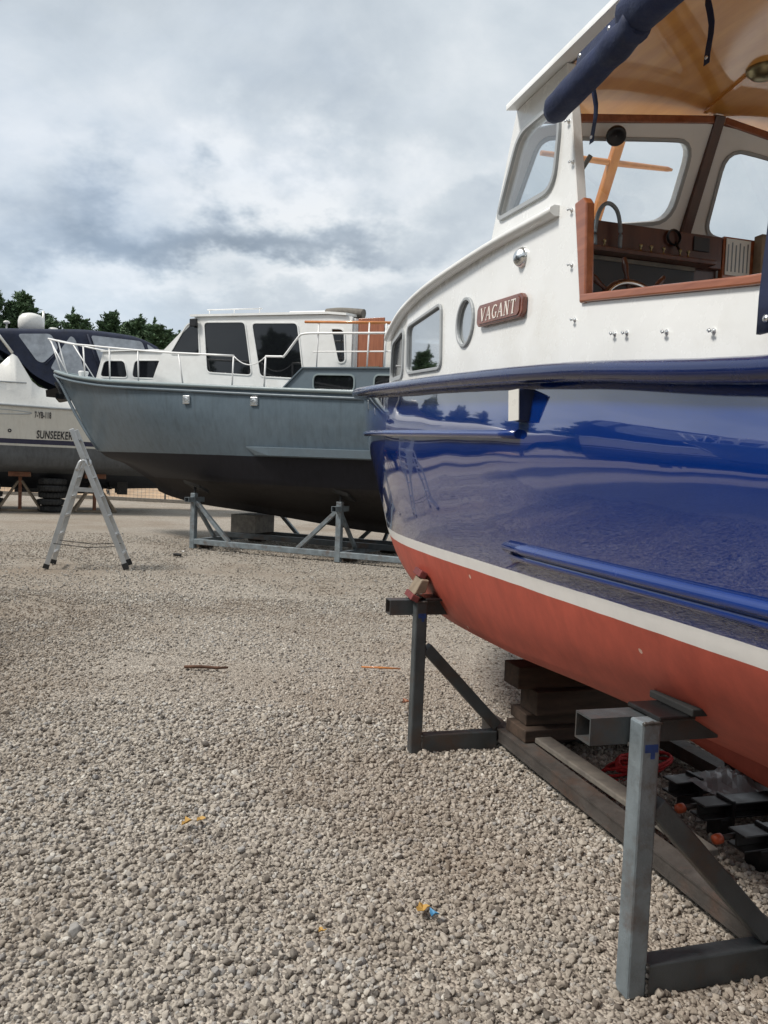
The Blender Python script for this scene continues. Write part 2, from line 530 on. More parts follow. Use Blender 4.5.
def text_mesh(s, size, org, ax, ay, material, name, parent, depth=0.003, bold=0.0, shear=0.0, xs=1.0):
    cu = bpy.data.curves.new(name, 'FONT')
    cu.body = s
    cu.size = size
    cu.extrude = depth
    cu.offset = bold
    cu.shear = shear
    cu.space_character = 1.08
    tmp = bpy.data.objects.new(name, cu)
    COL.objects.link(tmp)
    bpy.context.view_layer.update()
    dg = bpy.context.evaluated_depsgraph_get()
    me = bpy.data.meshes.new_from_object(tmp.evaluated_get(dg))
    bpy.data.objects.remove(tmp)
    ax, ay = Vector(ax).normalized(), Vector(ay).normalized()
    az = ax.cross(ay).normalized()
    mtx = Matrix((ax * xs, ay, az)).transposed().to_4x4()
    me.transform(Matrix.Translation(org) @ mtx)
    me.materials.clear()
    me.materials.append(material)
    o = bpy.data.objects.new(name, me)
    COL.objects.link(o)
    o.parent = parent
    return o

def copy_tree(o, parent=None):
    c = o.copy()
    COL.objects.link(c)
    if parent is not None:
        c.parent = parent
    for ch in [x for x in bpy.data.objects if x.parent == o]:
        copy_tree(ch, c)
    return c


# ================================================================== WORLD, SUN
SUN_EL, SUN_AZ = math.radians(52), math.radians(-106)     # azimuth from +Y towards +X
world = bpy.data.worlds.new('World')
scene.world = world
world.use_nodes = True
nt = world.node_tree
bg = nt.nodes['Background']
bg.inputs['Strength'].default_value = 0.1
sky = nd(nt, 'ShaderNodeTexSky')
sky.sky_type = 'NISHITA'
sky.sun_disc = False
sky.sun_elevation = SUN_EL
sky.sun_rotation = SUN_AZ
sky.air_density = 1.0
sky.dust_density = 2.0
tc = nd(nt, 'ShaderNodeTexCoord')
sep = nd(nt, 'ShaderNodeSeparateXYZ')
nt.links.new(tc.outputs['Generated'], sep.inputs[0])
az = nd(nt, 'ShaderNodeMath', operation='MAXIMUM'); nt.links.new(sep.outputs['Z'], az.inputs[0]); az.inputs[1].default_value = 0.0
ad = nd(nt, 'ShaderNodeMath', operation='ADD'); nt.links.new(az.outputs[0], ad.inputs[0]); ad.inputs[1].default_value = 0.45
dx = nd(nt, 'ShaderNodeMath', operation='DIVIDE'); nt.links.new(sep.outputs['X'], dx.inputs[0]); nt.links.new(ad.outputs[0], dx.inputs[1])
dy = nd(nt, 'ShaderNodeMath', operation='DIVIDE'); nt.links.new(sep.outputs['Y'], dy.inputs[0]); nt.links.new(ad.outputs[0], dy.inputs[1])
cmb = nd(nt, 'ShaderNodeCombineXYZ'); nt.links.new(dx.outputs[0], cmb.inputs[0]); nt.links.new(dy.outputs[0], cmb.inputs[1])
CLOUD_OFF = (3.1, 7.7, 1.0)
CLOUDS = [(-0.42, 1.30, 0.21, 0.12, -0.40), (-0.12, 1.345, 0.17, 0.08, -0.28), (-0.1, 1.21, 0.18, 0.08, 0.24), (-0.16, 1.44, 0.28, 0.07, 0.28), (-0.62, 1.43, 0.25, 0.09, 0.14), (0.13, 0.98, 0.4, 0.3, 0.12)]
mp = nd(nt, 'ShaderNodeMapping'); mp.inputs['Location'].default_value = CLOUD_OFF
nt.links.new(cmb.outputs[0], mp.inputs['Vector'])
def wnoise(scale, detail, rough, dist=0.0):
    n = nd(nt, 'ShaderNodeTexNoise')
    n.inputs['Scale'].default_value = scale; n.inputs['Detail'].default_value = detail
    n.inputs['Roughness'].default_value = rough; n.inputs['Distortion'].default_value = dist
    nt.links.new(mp.outputs[0], n.inputs['Vector'])
    return n
cover = ramp(nt, wnoise(0.9, 9, 0.55, 0.3).outputs['Fac'], [(0.28, 0.85), (0.42, 1.0)])
def math_(op, a_, b_=None, c_=None):
    n = nd(nt, 'ShaderNodeMath', operation=op)
    for i, v in enumerate((a_, b_, c_)):
        if v is None: continue
        if isinstance(v, (int, float)): n.inputs[i].default_value = v
        else: nt.links.new(v, n.inputs[i])
    return n.outputs[0]
base_ = math_('MULTIPLY_ADD', math_('SUBTRACT', wnoise(1.25, 10, 0.56, 0.5).outputs['Fac'], 0.5), 1.15, 0.56)
fine_ = math_('MULTIPLY_ADD', math_('SUBTRACT', wnoise(4.5, 8, 0.6, 0.3).outputs['Fac'], 0.5), 0.32, base_)
wx_ = math_('MULTIPLY_ADD', math_('SUBTRACT', wnoise(2.6, 6, 0.6).outputs['Fac'], 0.5), 0.9, dx.outputs[0])
wy_ = math_('MULTIPLY_ADD', math_('SUBTRACT', wnoise(3.1, 6, 0.6).outputs['Fac'], 0.5), 0.9, dy.outputs[0])
val = fine_
# heavy and bright cloud masses: (plane x, plane y, radius x, radius y, strength)
for px_, py_, rx_, ry_, k_ in CLOUDS:
    ex = math_('POWER', math_('ABSOLUTE', math_('DIVIDE', math_('SUBTRACT', wx_, px_), rx_)), 2.0)
    ey = math_('POWER', math_('ABSOLUTE', math_('DIVIDE', math_('SUBTRACT', wy_, py_), ry_)), 2.0)
    g_ = math_('EXPONENT', math_('MULTIPLY', math_('ADD', ex, ey), -1.0))
    val = math_('MULTIPLY_ADD', g_, k_, val)
shade = ramp(nt, val, [(0.16, (1.15, 1.40, 1.70)), (0.38, (1.85, 2.12, 2.42)), (0.56, (2.55, 2.80, 3.03)), (0.74, (3.40, 3.54, 3.67))])
# ramps clamp at 1, so the stops above are scaled back here
for e in shade.color_ramp.elements:
    e.color = tuple(c / 10 for c in e.color[:3]) + (1,)
sc_ = nd(nt, 'ShaderNodeVectorMath', operation='SCALE'); nt.links.new(shade.outputs['Color'], sc_.inputs[0]); sc_.inputs['Scale'].default_value = 10.0
mx = nd(nt, 'ShaderNodeMix', data_type='RGBA')
nt.links.new(cover.outputs['Color'], mx.inputs['Factor'])
nt.links.new(sky.outputs['Color'], mx.inputs['A'])
nt.links.new(sc_.outputs[0], mx.inputs['B'])
nt.links.new(mx.outputs['Result'], bg.inputs['Color'])
sd = bpy.data.lights.new('sun', 'SUN')
sd.energy = 1.5
sd.angle = math.radians(12)
sd.color = (1.0, 0.95, 0.88)
so = bpy.data.objects.new('sun', sd)
COL.objects.link(so)
sdir = Vector((math.cos(SUN_EL) * math.sin(SUN_AZ), math.cos(SUN_EL) * math.cos(SUN_AZ), math.sin(SUN_EL)))
so.rotation_euler = sdir.to_track_quat('Z', 'Y').to_euler()
so.location = (-20, -10, 30)

# ================================================================== GROUND
m, nt, p = new_mat('gravel_ground')
tc = nd(nt, 'ShaderNodeTexCoord')
vo = nd(nt, 'ShaderNodeTexVoronoi'); vo.inputs['Scale'].default_value = 75; nt.links.new(tc.outputs['Object'], vo.inputs['Vector'])
hs = nd(nt, 'ShaderNodeSeparateColor'); nt.links.new(vo.outputs['Color'], hs.inputs[0])
stone = ramp(nt, hs.outputs[0], [(0.0, (0.20, 0.175, 0.148)), (0.4, (0.33, 0.292, 0.248)), (0.8, (0.45, 0.40, 0.34)), (1.0, (0.52, 0.47, 0.40))])
big = nd(nt, 'ShaderNodeTexNoise'); big.inputs['Scale'].default_value = 0.33; big.inputs['Detail'].default_value = 7; big.inputs['Roughness'].default_value = 0.62
nt.links.new(tc.outputs['Object'], big.inputs['Vector'])
pf = ramp(nt, big.outputs['Fac'], [(0.46, 0.0), (0.66, 0.6)])
mx = nd(nt, 'ShaderNodeMix', data_type='RGBA'); nt.links.new(pf.outputs['Color'], mx.inputs['Factor']); nt.links.new(stone.outputs['Color'], mx.inputs['A']); mx.inputs['B'].default_value = (0.23, 0.175, 0.125, 1)
nt.links.new(mx.outputs['Result'], p.inputs['Base Color'])
p.inputs['Roughness'].default_value = 0.95
p.inputs['Specular IOR Level'].default_value = 0.2
bmp = nd(nt, 'ShaderNodeBump'); bmp.inputs['Strength'].default_value = 0.8; bmp.inputs['Distance'].default_value = 0.02; bmp.invert = True
nt.links.new(vo.outputs['Distance'], bmp.inputs['Height']); nt.links.new(bmp.outputs['Normal'], p.inputs['Normal'])
M['ground'] = m
gs = MB()
xs = [-900, -300, -120, -60] + [x * 2.0 for x in range(-20, 21)] + [60, 120, 300, 900]
ys = [-900, -300, -100, -40] + [y * 2.0 for y in range(-10, 26)] + [80, 140, 300, 900]
gs.grid([[(x, y, 0.0 if -4 < x < 4 and y < 9 else 0.02 * noise.noise(Vector((x * 0.2, y * 0.2, 0))) - 0.012) for x in xs] for y in ys])
gnd = gs.build('ground', M['ground'])
tag(gnd, kind='structure')
# loose stones: a field of instanced pebbles, denser near the path of the picture
m, nt, p = new_mat('gravel_stone')
oi = nd(nt, 'ShaderNodeObjectInfo')
cr_ = ramp(nt, oi.outputs['Random'], [(0.0, (0.12, 0.11, 0.10)), (0.14, (0.25, 0.225, 0.197)), (0.3, (0.37, 0.335, 0.29)), (0.55, (0.445, 0.405, 0.352)), (0.78, (0.53, 0.485, 0.425)), (0.9, (0.31, 0.305, 0.30)), (1.0, (0.68, 0.65, 0.59))])
n_ = noise_tex(nt, 40, 6, 0.7)
mul = nd(nt, 'ShaderNodeMix', data_type='RGBA', blend_type='MULTIPLY'); mul.inputs['Factor'].default_value = 1.0
nt.links.new(cr_.outputs['Color'], mul.inputs['A']); nt.links.new(ramp(nt, n_.outputs['Fac'], [(0.3, (0.72, 0.71, 0.7)), (0.7, (1.15, 1.14, 1.12))]).outputs['Color'], mul.inputs['B'])
geo = nd(nt, 'ShaderNodeNewGeometry')
bg2 = nd(nt, 'ShaderNodeTexNoise'); bg2.inputs['Scale'].default_value = 0.45; bg2.inputs['Detail'].default_value = 6; bg2.inputs['Roughness'].default_value = 0.65
nt.links.new(geo.outputs['Position'], bg2.inputs['Vector'])
pf2 = ramp(nt, bg2.outputs['Fac'], [(0.46, 0.0), (0.66, 0.62)])
mx2 = nd(nt, 'ShaderNodeMix', data_type='RGBA'); nt.links.new(pf2.outputs['Color'], mx2.inputs['Factor']); nt.links.new(mul.outputs['Result'], mx2.inputs['A']); mx2.inputs['B'].default_value = (0.20, 0.145, 0.10, 1)
nt.links.new(mx2.outputs['Result'], p.inputs['Base Color'])
p.inputs['Roughness'].default_value = 0.92
p.inputs['Specular IOR Level'].default_value = 0.25
bm_ = nd(nt, 'ShaderNodeBump'); bm_.inputs['Strength'].default_value = 0.5; bm_.inputs['Distance'].default_value = 0.004
nt.links.new(noise_tex(nt, 90, 5, 0.7).outputs['Fac'], bm_.inputs['Height']); nt.links.new(bm_.outputs['Normal'], p.inputs['Normal'])
M['stone'] = m
pcol = bpy.data.collections.new('pebbles')
for k in range(8):
    bm = bmesh.new()
    bmesh.ops.create_icosphere(bm, subdivisions=3, radius=1.0)
    planes = []
    for q in range(13):
        dvec = Vector((rnd.gauss(0, 1), rnd.gauss(0, 1), rnd.gauss(0, 1))).normalized()
        planes.append((dvec, 0.52 + 0.3 * rnd.random()))
    sx, sy, sz = 1.0, 0.65 + 0.35 * rnd.random(), 0.5 + 0.3 * rnd.random()
    for v in bm.verts:
        c = v.co.copy()
        for dvec, h in planes:
            e = c.dot(dvec) - h
            if e > 0: c -= dvec * e * 0.96
        c += c.normalized() * 0.10 * noise.noise(c * 1.7 + Vector((k * 7, 0, 0)))
        v.co = Vector((c.x * sx, c.y * sy, c.z * sz))
    me = bpy.data.meshes.new('pebble'); bm.to_mesh(me); bm.free()
    for pl in me.polygons: pl.use_smooth = True
    me.materials.append(M['stone'])
    pcol.objects.link(bpy.data.objects.new('pebble', me))
def scatter(n, d0, d1, spread, r0, r1, zoff):
    d = np.sqrt(rng.uniform(d0 * d0, d1 * d1, n))
    x = rng.uniform(-1, 1, n) * spread * d + 0.0
    r = r0 + (r1 - r0) * rng.beta(1.5, 3.8, n)
    r = r * np.where(rng.random(n) < 0.03, 1.45, 1.0)
    z = r * rng.uniform(-0.3, 0.6, n) + zoff
    return np.stack([x, d, z], 1), r
parts = [scatter(74000, 1.3, 5.2, 0.66, 0.0052, 0.0265, 0.0), scatter(90000, 5.2, 9.5, 0.64, 0.0065, 0.0225, -0.002), scatter(50000, 9.5, 17.0, 0.62, 0.008, 0.024, -0.006)]
P3 = np.concatenate([a for a, _ in parts]); R3 = np.concatenate([b for _, b in parts])
# fewer stones where the yard is trodden bare
keep = np.ones(len(P3), bool)
for i in range(len(P3)):
    v = noise.noise(Vector((P3[i, 0] * 0.55, P3[i, 1] * 0.55, 4.0))) + 0.5 * noise.noise(Vector((P3[i, 0] * 1.7, P3[i, 1] * 1.7, 9.0)))
    lim = 0.30 if P3[i, 1] > 8 else (0.40 if P3[i, 1] > 5 else 0.48)
    if v > lim and rng.random() < 0.75: keep[i] = False
P3, R3 = P3[keep], R3[keep]
me = bpy.data.meshes.new('gravel')
me.vertices.add(len(P3)); me.vertices.foreach_set('co', P3.astype(np.float32).ravel())
at = me.attributes.new('size', 'FLOAT', 'POINT'); at.data.foreach_set('value', R3.astype(np.float32))
at = me.attributes.new('turn', 'FLOAT_VECTOR', 'POINT')
rot = np.stack([rng.normal(0, 0.5, len(P3)), rng.normal(0, 0.5, len(P3)), rng.uniform(0, 6.28, len(P3))], 1)
at.data.foreach_set('vector', rot.astype(np.float32).ravel())
at = me.attributes.new('pick', 'INT', 'POINT'); at.data.foreach_set('value', rng.integers(0, 8, len(P3)).astype(np.int32))
grav = bpy.data.objects.new('gravel', me); COL.objects.link(grav)
tag(grav, 'loose beige and grey crushed stone covering the yard', kind='stuff')
ng = bpy.data.node_groups.new('gravel_scatter', 'GeometryNodeTree')
ng.interface.new_socket('Geometry', in_out='INPUT', socket_type='NodeSocketGeometry')
ng.interface.new_socket('Geometry', in_out='OUTPUT', socket_type='NodeSocketGeometry')
gi, go = ng.nodes.new('NodeGroupInput'), ng.nodes.new('NodeGroupOutput')
iop = ng.nodes.new('GeometryNodeInstanceOnPoints')
ci = ng.nodes.new('GeometryNodeCollectionInfo')
ci.inputs['Collection'].default_value = pcol
ci.inputs['Separate Children'].default_value = True
ci.inputs['Reset Children'].default_value = True
def attr(nm, ty):
    a = ng.nodes.new('GeometryNodeInputNamedAttribute'); a.data_type = ty; a.inputs['Name'].default_value = nm
    return a.outputs['Attribute']
ng.links.new(gi.outputs[0], iop.inputs['Points'])
ng.links.new(ci.outputs[0], iop.inputs['Instance'])
iop.inputs['Pick Instance'].default_value = True
ng.links.new(attr('pick', 'INT'), iop.inputs['Instance Index'])
ng.links.new(attr('turn', 'FLOAT_VECTOR'), iop.inputs['Rotation'])
ng.links.new(attr('size', 'FLOAT'), iop.inputs['Scale'])
ng.links.new(iop.outputs[0], go.inputs[0])
gm = grav.modifiers.new('scatter', 'NODES'); gm.node_group = ng

# ================================================================== TREES
def leaf_mat(name, c):
    m, nt, p = new_mat(name)
    geo = nd(nt, 'ShaderNodeNewGeometry')
    r = ramp(nt, geo.outputs['Random Per Island'], [(0.0, tuple(x * 0.55 for x in c)), (0.5, c), (1.0, tuple(x * 1.6 for x in c))])
    nt.links.new(r.outputs['Color'], p.inputs['Base Color'])
    p.inputs['Roughness'].default_value = 0.7
    p.inputs['Specular IOR Level'].default_value = 0.3
    return m
M['leaf'] = leaf_mat('conifer_foliage', (0.078, 0.128, 0.064))
M['leaf2'] = leaf_mat('broad_foliage', (0.09, 0.15, 0.055))
def tree_mesh(h, rad, nbr, seed, kind):
    """trunk builder and crown arrays: limbs carrying sprays of small leaf faces"""
    r = np.random.default_rng(seed)
    tr = MB().tube([(0, 0, -0.1), (0.05, 0.02, h * 0.35), (0, 0.05, h * 0.7), (0, 0, h * 0.97)], [0.22, 0.16, 0.09, 0.02], 8)
    V, F = [], []
    quads = []
    for b in range(nbr):
        f = (b + r.random()) / nbr
        if kind == 'conifer':
            z0 = h * (0.06 + 0.90 * f)
            L = rad * (1.02 - f) ** 0.66 * r.uniform(0.75, 1.2) * (0.85 if f < 0.08 else 1)
            rise = r.uniform(0.3, 1.0)
        else:
            z0 = h * (0.2 + 0.72 * f)
            L = rad * math.sqrt(max(0.05, 1 - (2 * f - 0.85) ** 2 * 0.75)) * r.uniform(0.6, 1.2)
            rise = r.uniform(0.1, 0.6)
        a = r.uniform(0, 6.283)
        L = max(L, 0.35)
        d = np.array([math.cos(a), math.sin(a), rise]); d /= np.linalg.norm(d)
        base = np.array([0, 0, z0])
        if b % 3 == 0:
            tr.tube([base, base + d * L * 0.5, base + d * L * 0.92], [0.05, 0.03, 0.008], 5)
        n = int(50 + 190 * L)
        t = r.uniform(0.12, 1.0, n) ** 0.75
        w = 0.34 * L * (1.08 - t) + 0.10
        pts = base + np.outer(t * L, d) + r.normal(0, 1, (n, 3)) * w[:, None] * np.array([0.55, 0.55, 0.42])
        quads.append((pts, np.tile(d, (n, 1))))
    # leader sprays at the tip
    if kind == 'conifer':
        for k in range(2):
            n = 90
            t = r.uniform(0, 1, n)
            off = r.normal(0, 0.22, 2)
            top_ = h * r.uniform(0.98, 1.03)
            pts = np.stack([off[0] + r.normal(0, 0.13, n) * (1.1 - t), off[1] + r.normal(0, 0.13, n) * (1.1 - t), h * 0.86 + (top_ - h * 0.86) * t], 1)
            quads.append((pts, np.tile([0, 0, 1.0], (n, 1))))
    P = np.concatenate([q[0] for q in quads]); D = np.concatenate([q[1] for q in quads])
    n = len(P)
    D = D + r.normal(0, 0.45, (n, 3)); D /= np.linalg.norm(D, axis=1)[:, None]
    S = np.cross(D, r.normal(0, 1, (n, 3))); S /= np.linalg.norm(S, axis=1)[:, None]
    ln = r.uniform(0.10, 0.26, n)[:, None]; wd = r.uniform(0.02, 0.045, n)[:, None]
    if kind != 'conifer': ln = ln * 0.75; wd = wd * 1.6
    q = np.stack([P - D * ln * 0.5, P + S * wd, P + D * ln * 0.5, P - S * wd], 1).reshape(-1, 3)
    me = bpy.data.meshes.new('crown')
    me.from_pydata(q.tolist(), [], (np.arange(n * 4).reshape(-1, 4)).tolist())
    me.materials.append(M['leaf'] if kind == 'conifer' else M['leaf2'])
    return tr, me
protos = []
for (h, rd, nb_, seed, kind) in [(9.0, 2.5, 150, 1, 'conifer'), (8.2, 2.8, 150, 2, 'conifer'), (9.6, 2.3, 160, 3, 'conifer'), (7.0, 2.9, 80, 4, 'broad')]:
    tr, me = tree_mesh(h, rd, nb_, seed, kind)
    tmp = tr.build('trunk', M['bark'])
    tmesh = tmp.data
    bpy.data.objects.remove(tmp)
    protos.append((h, tmesh, me))
def plant_tree(k, x, y, h, rz, label, group=None, name='conifer_tree'):
    ph, tm, cm = protos[k]
    t = empty(name, (x, y, 0), rz)
    sc = h / ph
    t.scale = (sc * rnd.uniform(1.15, 1.4), sc * rnd.uniform(1.15, 1.4), sc)
    a = bpy.data.objects.new('trunk', tm); COL.objects.link(a); a.parent = t
    c = bpy.data.objects.new('crown', cm); COL.objects.link(c); c.parent = t
    return tag(t, label, 'tree', group)
# (pixel-free list: x, y, height, prototype)
vis = [(-22.6, 45, 11.4, 0, 'tall dark conifer at the left edge of the treeline behind the white boat'),
       (-21.0, 46, 11.0, 2, 'dark conifer just left of the white radar dome'),
       (-19.0, 45, 9.9, 1, 'conifer straight behind the white radar dome'),
       (-17.3, 44.5, 10.2, 0, 'conifer just right of the white radar dome with a broad dark crown'),
       (-15.8, 45.5, 10.6, 2, 'narrow pointed conifer above the middle of the blue camper canopy'),
       (-14.2, 45, 10.2, 1, 'bushy conifer above the grey boat bow pulpit'),
       (-12.6, 44, 9.7, 0, 'conifer with twin tips above the grey boat fore cabin'),
       (-11.2, 45, 8.4, 2, 'shorter conifer above the rear slope of the blue canopy'),
       (-9.9, 46, 7.4, 3, 'low green bushy tree at the right end of the treeline, beside the grey boat windscreen')]
vis += [(-21.8, 50, 10.6, 1, 'conifer in the second row showing between the two trees at the left picture edge'),
        (-18.9, 50, 10.2, 0, 'conifer in the second row peeping out right behind the radar dome'),
        (-17.0, 50.5, 10.6, 1, 'conifer in the second row just right of the radar light mast'),
        (-15.2, 50, 10.7, 2, 'conifer in the second row behind the middle of the camper canopy'),
        (-13.4, 50, 10.2, 1, 'conifer in the second row behind the canopy above the bow pulpit'),
        (-11.8, 49, 9.4, 0, 'lower conifer in the second row near the right end of the treeline')]
for i, (x, y, h, k, lb) in enumerate(vis):
    plant_tree(k, x, y, h * (0.94 if x > -20 else 1), rnd.uniform(0, 6.28), lb, 'conifers in the treeline', 'conifer_tree' if k < 3 else 'bushy_tree')

# ================================================================== BLUE MOTOR CRUISER
BLUE_C, BLUE_R = (1.786, 2.693, 0), math.atan2(0.96, -0.28)
def hull_mesh(levels, stern, wfun, N=64, sub=4, hard=()):
    """levels from gunwale to keel: (halfbeam fn of s, stem s, z fn of s); returns rows of points, port gunwale -> keel -> starboard gunwale"""
    rows = []
    for i in range(N + 1):
        u = wfun(i / N)
        pts = []
        for hb, se, zf in levels:
            s_ = stern + (se - stern) * u
            pts.append((s_, max(hb(s_), 0.0), zf(s_)))
        segs = []
        start = 0
        for h in list(hard) + [len(pts) - 1]:
            c = catmull(pts[start:h + 1], sub) if h > start + 1 else [Vector(pts[start]).lerp(Vector(pts[h]), k / sub) for k in range(sub + 1)]
            segs += c if not segs else c[1:]
            start = h
        port = segs
        star = [Vector((p.x, -p.y, p.z)) for p in port[::-1]]
        rows.append(port + star)
    return rows
def beam(B, s0, se, p=2.5, aft=0.86, sa=-1.0, se0=-4.2):
    def f(s):
        if s > s0:
            return B * (1 - min(1, (s - s0) / (se - s0)) ** p)
        if s < sa:
            k = (sa - s) / (sa - se0)
            return B * (1 - (1 - aft) * k * k)
        return B
    return f
zg = pch([-4.2, -2.2, -0.585, 0.379, 1.428, 3.0, 3.6, 5.5], [1.76, 1.785, 1.862, 1.953, 2.022, 2.105, 2.145, 2.27])
zc = pch([-4.2, -2, -0.3, 0.1, 0.8, 1.4, 2.3, 3.2, 4.2, 4.8], [1.02, 0.95, 0.885, 0.84, 0.775, 0.745, 0.735, 0.79, 0.95, 1.08])
zk = pch([-4.2, -1.5, 0.5, 1.3, 2.3, 3.3, 4.1, 4.7], [0.30, 0.33, 0.375, 0.42, 0.45, 0.58, 0.78, 0.95])
_bg = beam(1.085, 2.3, 5.65, 2.6)
def b_gun(s):
    return _bg(s) - 0.026 * min(1.6, max(0.0, (1.0 - s) / 1.6)) ** 1.2
b_wl = beam(1.0, 1.8, 5.05)
blv = [(b_gun, 5.65, zg),
       (beam(1.105, 2.1, 5.5), 5.5, lambda s: 1.3 + (zg(s) - 1.3) * 0.62),
       (beam(1.055, 1.75, 5.2), 5.2, lambda s: 1.36),
       (b_wl, 5.05, lambda s: 1.16),
       (beam(0.915, 1.8, 4.9), 4.9, lambda s: 1.16 * 0.45 + zc(s) * 0.55),
       (beam(0.80, 1.6, 4.75), 4.75, zc),
       (beam(0.42, 1.4, 4.5), 4.5, lambda s: zc(s) * 0.42 + (zk(s) + 0.12) * 0.58),
       (beam(0.07, 1.4, 4.2, 3), 4.2, lambda s: zk(s) + 0.12),
       (beam(0.05, 1.4, 4.1, 3), 4.1, zk)]
bb = empty('motor_cruiser', BLUE_C, BLUE_R)
tag(bb, 'glossy navy blue steel motor boat with red bottom and white wheelhouse on a steel cradle', 'boat')
rows = hull_mesh(blv, -4.2, lambda u: 1 - (1 - u) ** 1.35, 72, 4, hard=(5, 7))
hm = MB().grid(rows)
r0 = rows[0]
hm.add(r0, [tuple(range(len(r0)))])
hull = hm.build('hull', M['blue_hull'], bb)
# deck, a hair below the gunwale
dk = []
for i in range(41):
    s = -4.2 + 9.82 * i / 40
    w = max(b_gun(s) - 0.01, 0.004)
    dk.append([(s, w * k / 4, zg(s) - 0.03 + 0.02 * (1 - (k / 4) ** 2)) for k in range(-4, 5)])
MB().grid(dk).build('deck', M['white'], bb)
# gunwale rail all round
g = []
for k in range(60):
    s = -4.2 + 9.83 * (1 - (1 - k / 59) ** 1.6)
    g.append((s, b_gun(min(s, 5.65)) + 0.05, zg(s)))
g += [(5.68, 0.0, zg(5.5))] + [(x, -y, z) for x, y, z in g[::-1]]
MB().tube(g, 0.034, 10, sx=1.15).build('rub_rail', M['blue'], bb)
# short rails welded on the hull: high at the bow, low amidships
def at_side(s, z):
    """half beam of the hull side at height z"""
    pts = [(hb(s), zf(s)) for hb, se, zf in blv[:6]]
    for (y1, z1), (y0, z0) in zip(pts, pts[1:]):
        if z0 <= z <= z1:
            return y0 + (y1 - y0) * (z - z0) / (z1 - z0)
    return pts[0][0]
def side_rail(s0, s1, zf, r, nm, sgn):
    pts = []
    for k in range(25):
        s = s0 + (s1 - s0) * k / 24
        pts.append((s, sgn * (at_side(s, zf(s)) + r * 0.4), zf(s)))
    MB().tube(pts, r, 8, sx=1.3).build(nm, M['strake'], bb)
for sg in (1, -1):
    side_rail(0.75, 4.7, lambda s: 1.748 + 0.034 * (s - 0.56), 0.019, 'bow_rail', sg)
    side_rail(-3.2, 0.94, lambda s: 1.300, 0.023, 'side_rail', sg)
    side_rail(-3.2, 0.90, lambda s: 1.266, 0.019, 'side_rail', sg)
# fairlead box under the rail
y0 = at_side(0.72, 1.8)
fb = MB().hexa([(0.690, y0 - 0.03, 1.797), (0.770, y0 - 0.03, 1.797), (0.770, y0 + 0.045, 1.807), (0.690, y0 + 0.045, 1.807),
                (0.680, y0 - 0.03, 1.922), (0.760, y0 - 0.03, 1.922), (0.760, y0 + 0.055, 1.922), (0.680, y0 + 0.055, 1.922)]).build('fairlead_box', M['canvas'], bb, 0.004)
MB().hexa([(0.685, y0 + 0.047, 1.804), (0.775, y0 + 0.047, 1.804), (0.775, y0 + 0.05, 1.804), (0.685, y0 + 0.05, 1.804),
           (0.675, y0 + 0.057, 1.920), (0.765, y0 + 0.057, 1.920), (0.765, y0 + 0.06, 1.920), (0.675, y0 + 0.06, 1.920)]).build('steel_plate', M['gel'], fb)

T, WT = 1.05, 0.04
wall_out = [(2.45, 2.02), (2.45, 2.545), (2.07, 2.585), (1.27, 2.60), (1.05, 3.108), (0.63, 3.108), (0.575, 2.9), (0.50, 2.56), (0.43, 2.205),
            (-0.41, 2.09), (-1.3, 2.0), (-2.6, 1.92), (-2.6, 1.77), (-1.5, 1.81), (-0.7, 1.845), (0.1, 1.915), (1.0, 1.98)]
h_win = rpoly([(2.40, 2.165), (1.83, 2.135), (1.86, 2.46), (2.42, 2.43)], 0.05)
h_port = circ(1.515, 2.312, 0.098, 0.105, 28)
h_side = rpoly([(1.185, 2.70), (0.68, 2.675), (0.655, 2.90), (0.69, 2.985), (1.0, 2.99)], [0.05, 0.08, 0.12, 0.05, 0.07])
for sg in (1, -1):
    org, ax, ay, th = (0, sg * T, 0), (1, 0, 0), (0, 0, 1), (0, -sg * WT, 0)
    w = MB().panel(wall_out, [h_win, h_port, h_side], org, ax, ay, th).build('cabin_side', M['white_gloss'], bb, 0.004, 1)
    window(h_win, org, ax, ay, th, bb, M['grey_trim'], M['mirror_glass'], 0.013)
    window(h_port, org, ax, ay, th, bb, M['grey_trim'], M['mirror_glass'], 0.013, name='porthole')
    window(h_side, org, ax, ay, th, bb, M['grey_trim'], M['glass'], 0.013, name='side_window')
    # canted panel ahead, with a narrow window
    d = Vector((0.55, -0.066 * sg, 0)); L = d.length; d.normalize()
    nin = Vector((-0.09, -0.75 * sg, 0)).normalized()
    o2 = Vector((2.453, sg * (T - 0.001), 0))
    h2 = rpoly([(0.07, 2.165), (0.47, 2.18), (0.45, 2.40), (0.08, 2.435)], 0.06)
    MB().panel([(0, 2.02), (L, 2.09), (L, 2.455), (0, 2.545)], [h2], o2, d, ay, nin * WT).build('cabin_quarter', M['white_gloss'], bb)
    window(h2, o2, d, ay, nin * WT, bb, M['grey_trim'], M['dark_glass'], 0.02)
    # front panel half
    o3 = Vector((3.005, sg * 0.982, 0)); e3 = Vector((3.36, 0, 0)); d3 = (e3 - o3); L3 = d3.length; d3.normalize()
    n3 = Vector((-abs(d3.y), -0.0, 0)); n3 = Vector((-abs(d3.y), -sg * abs(d3.x), 0))
    h3 = rpoly([(0.14, 2.2), (0.78, 2.22), (0.78, 2.42), (0.16, 2.39)], 0.06)
    MB().panel([(0, 2.09), (L3, 2.12), (L3, 2.52), (0, 2.43)], [h3], o3, d3, ay, n3 * WT).build('cabin_front', M['white_gloss'], bb)
    window(h3, o3, d3, ay, n3 * WT, bb, M['grey_trim'], M['dark_glass'], 0.02)
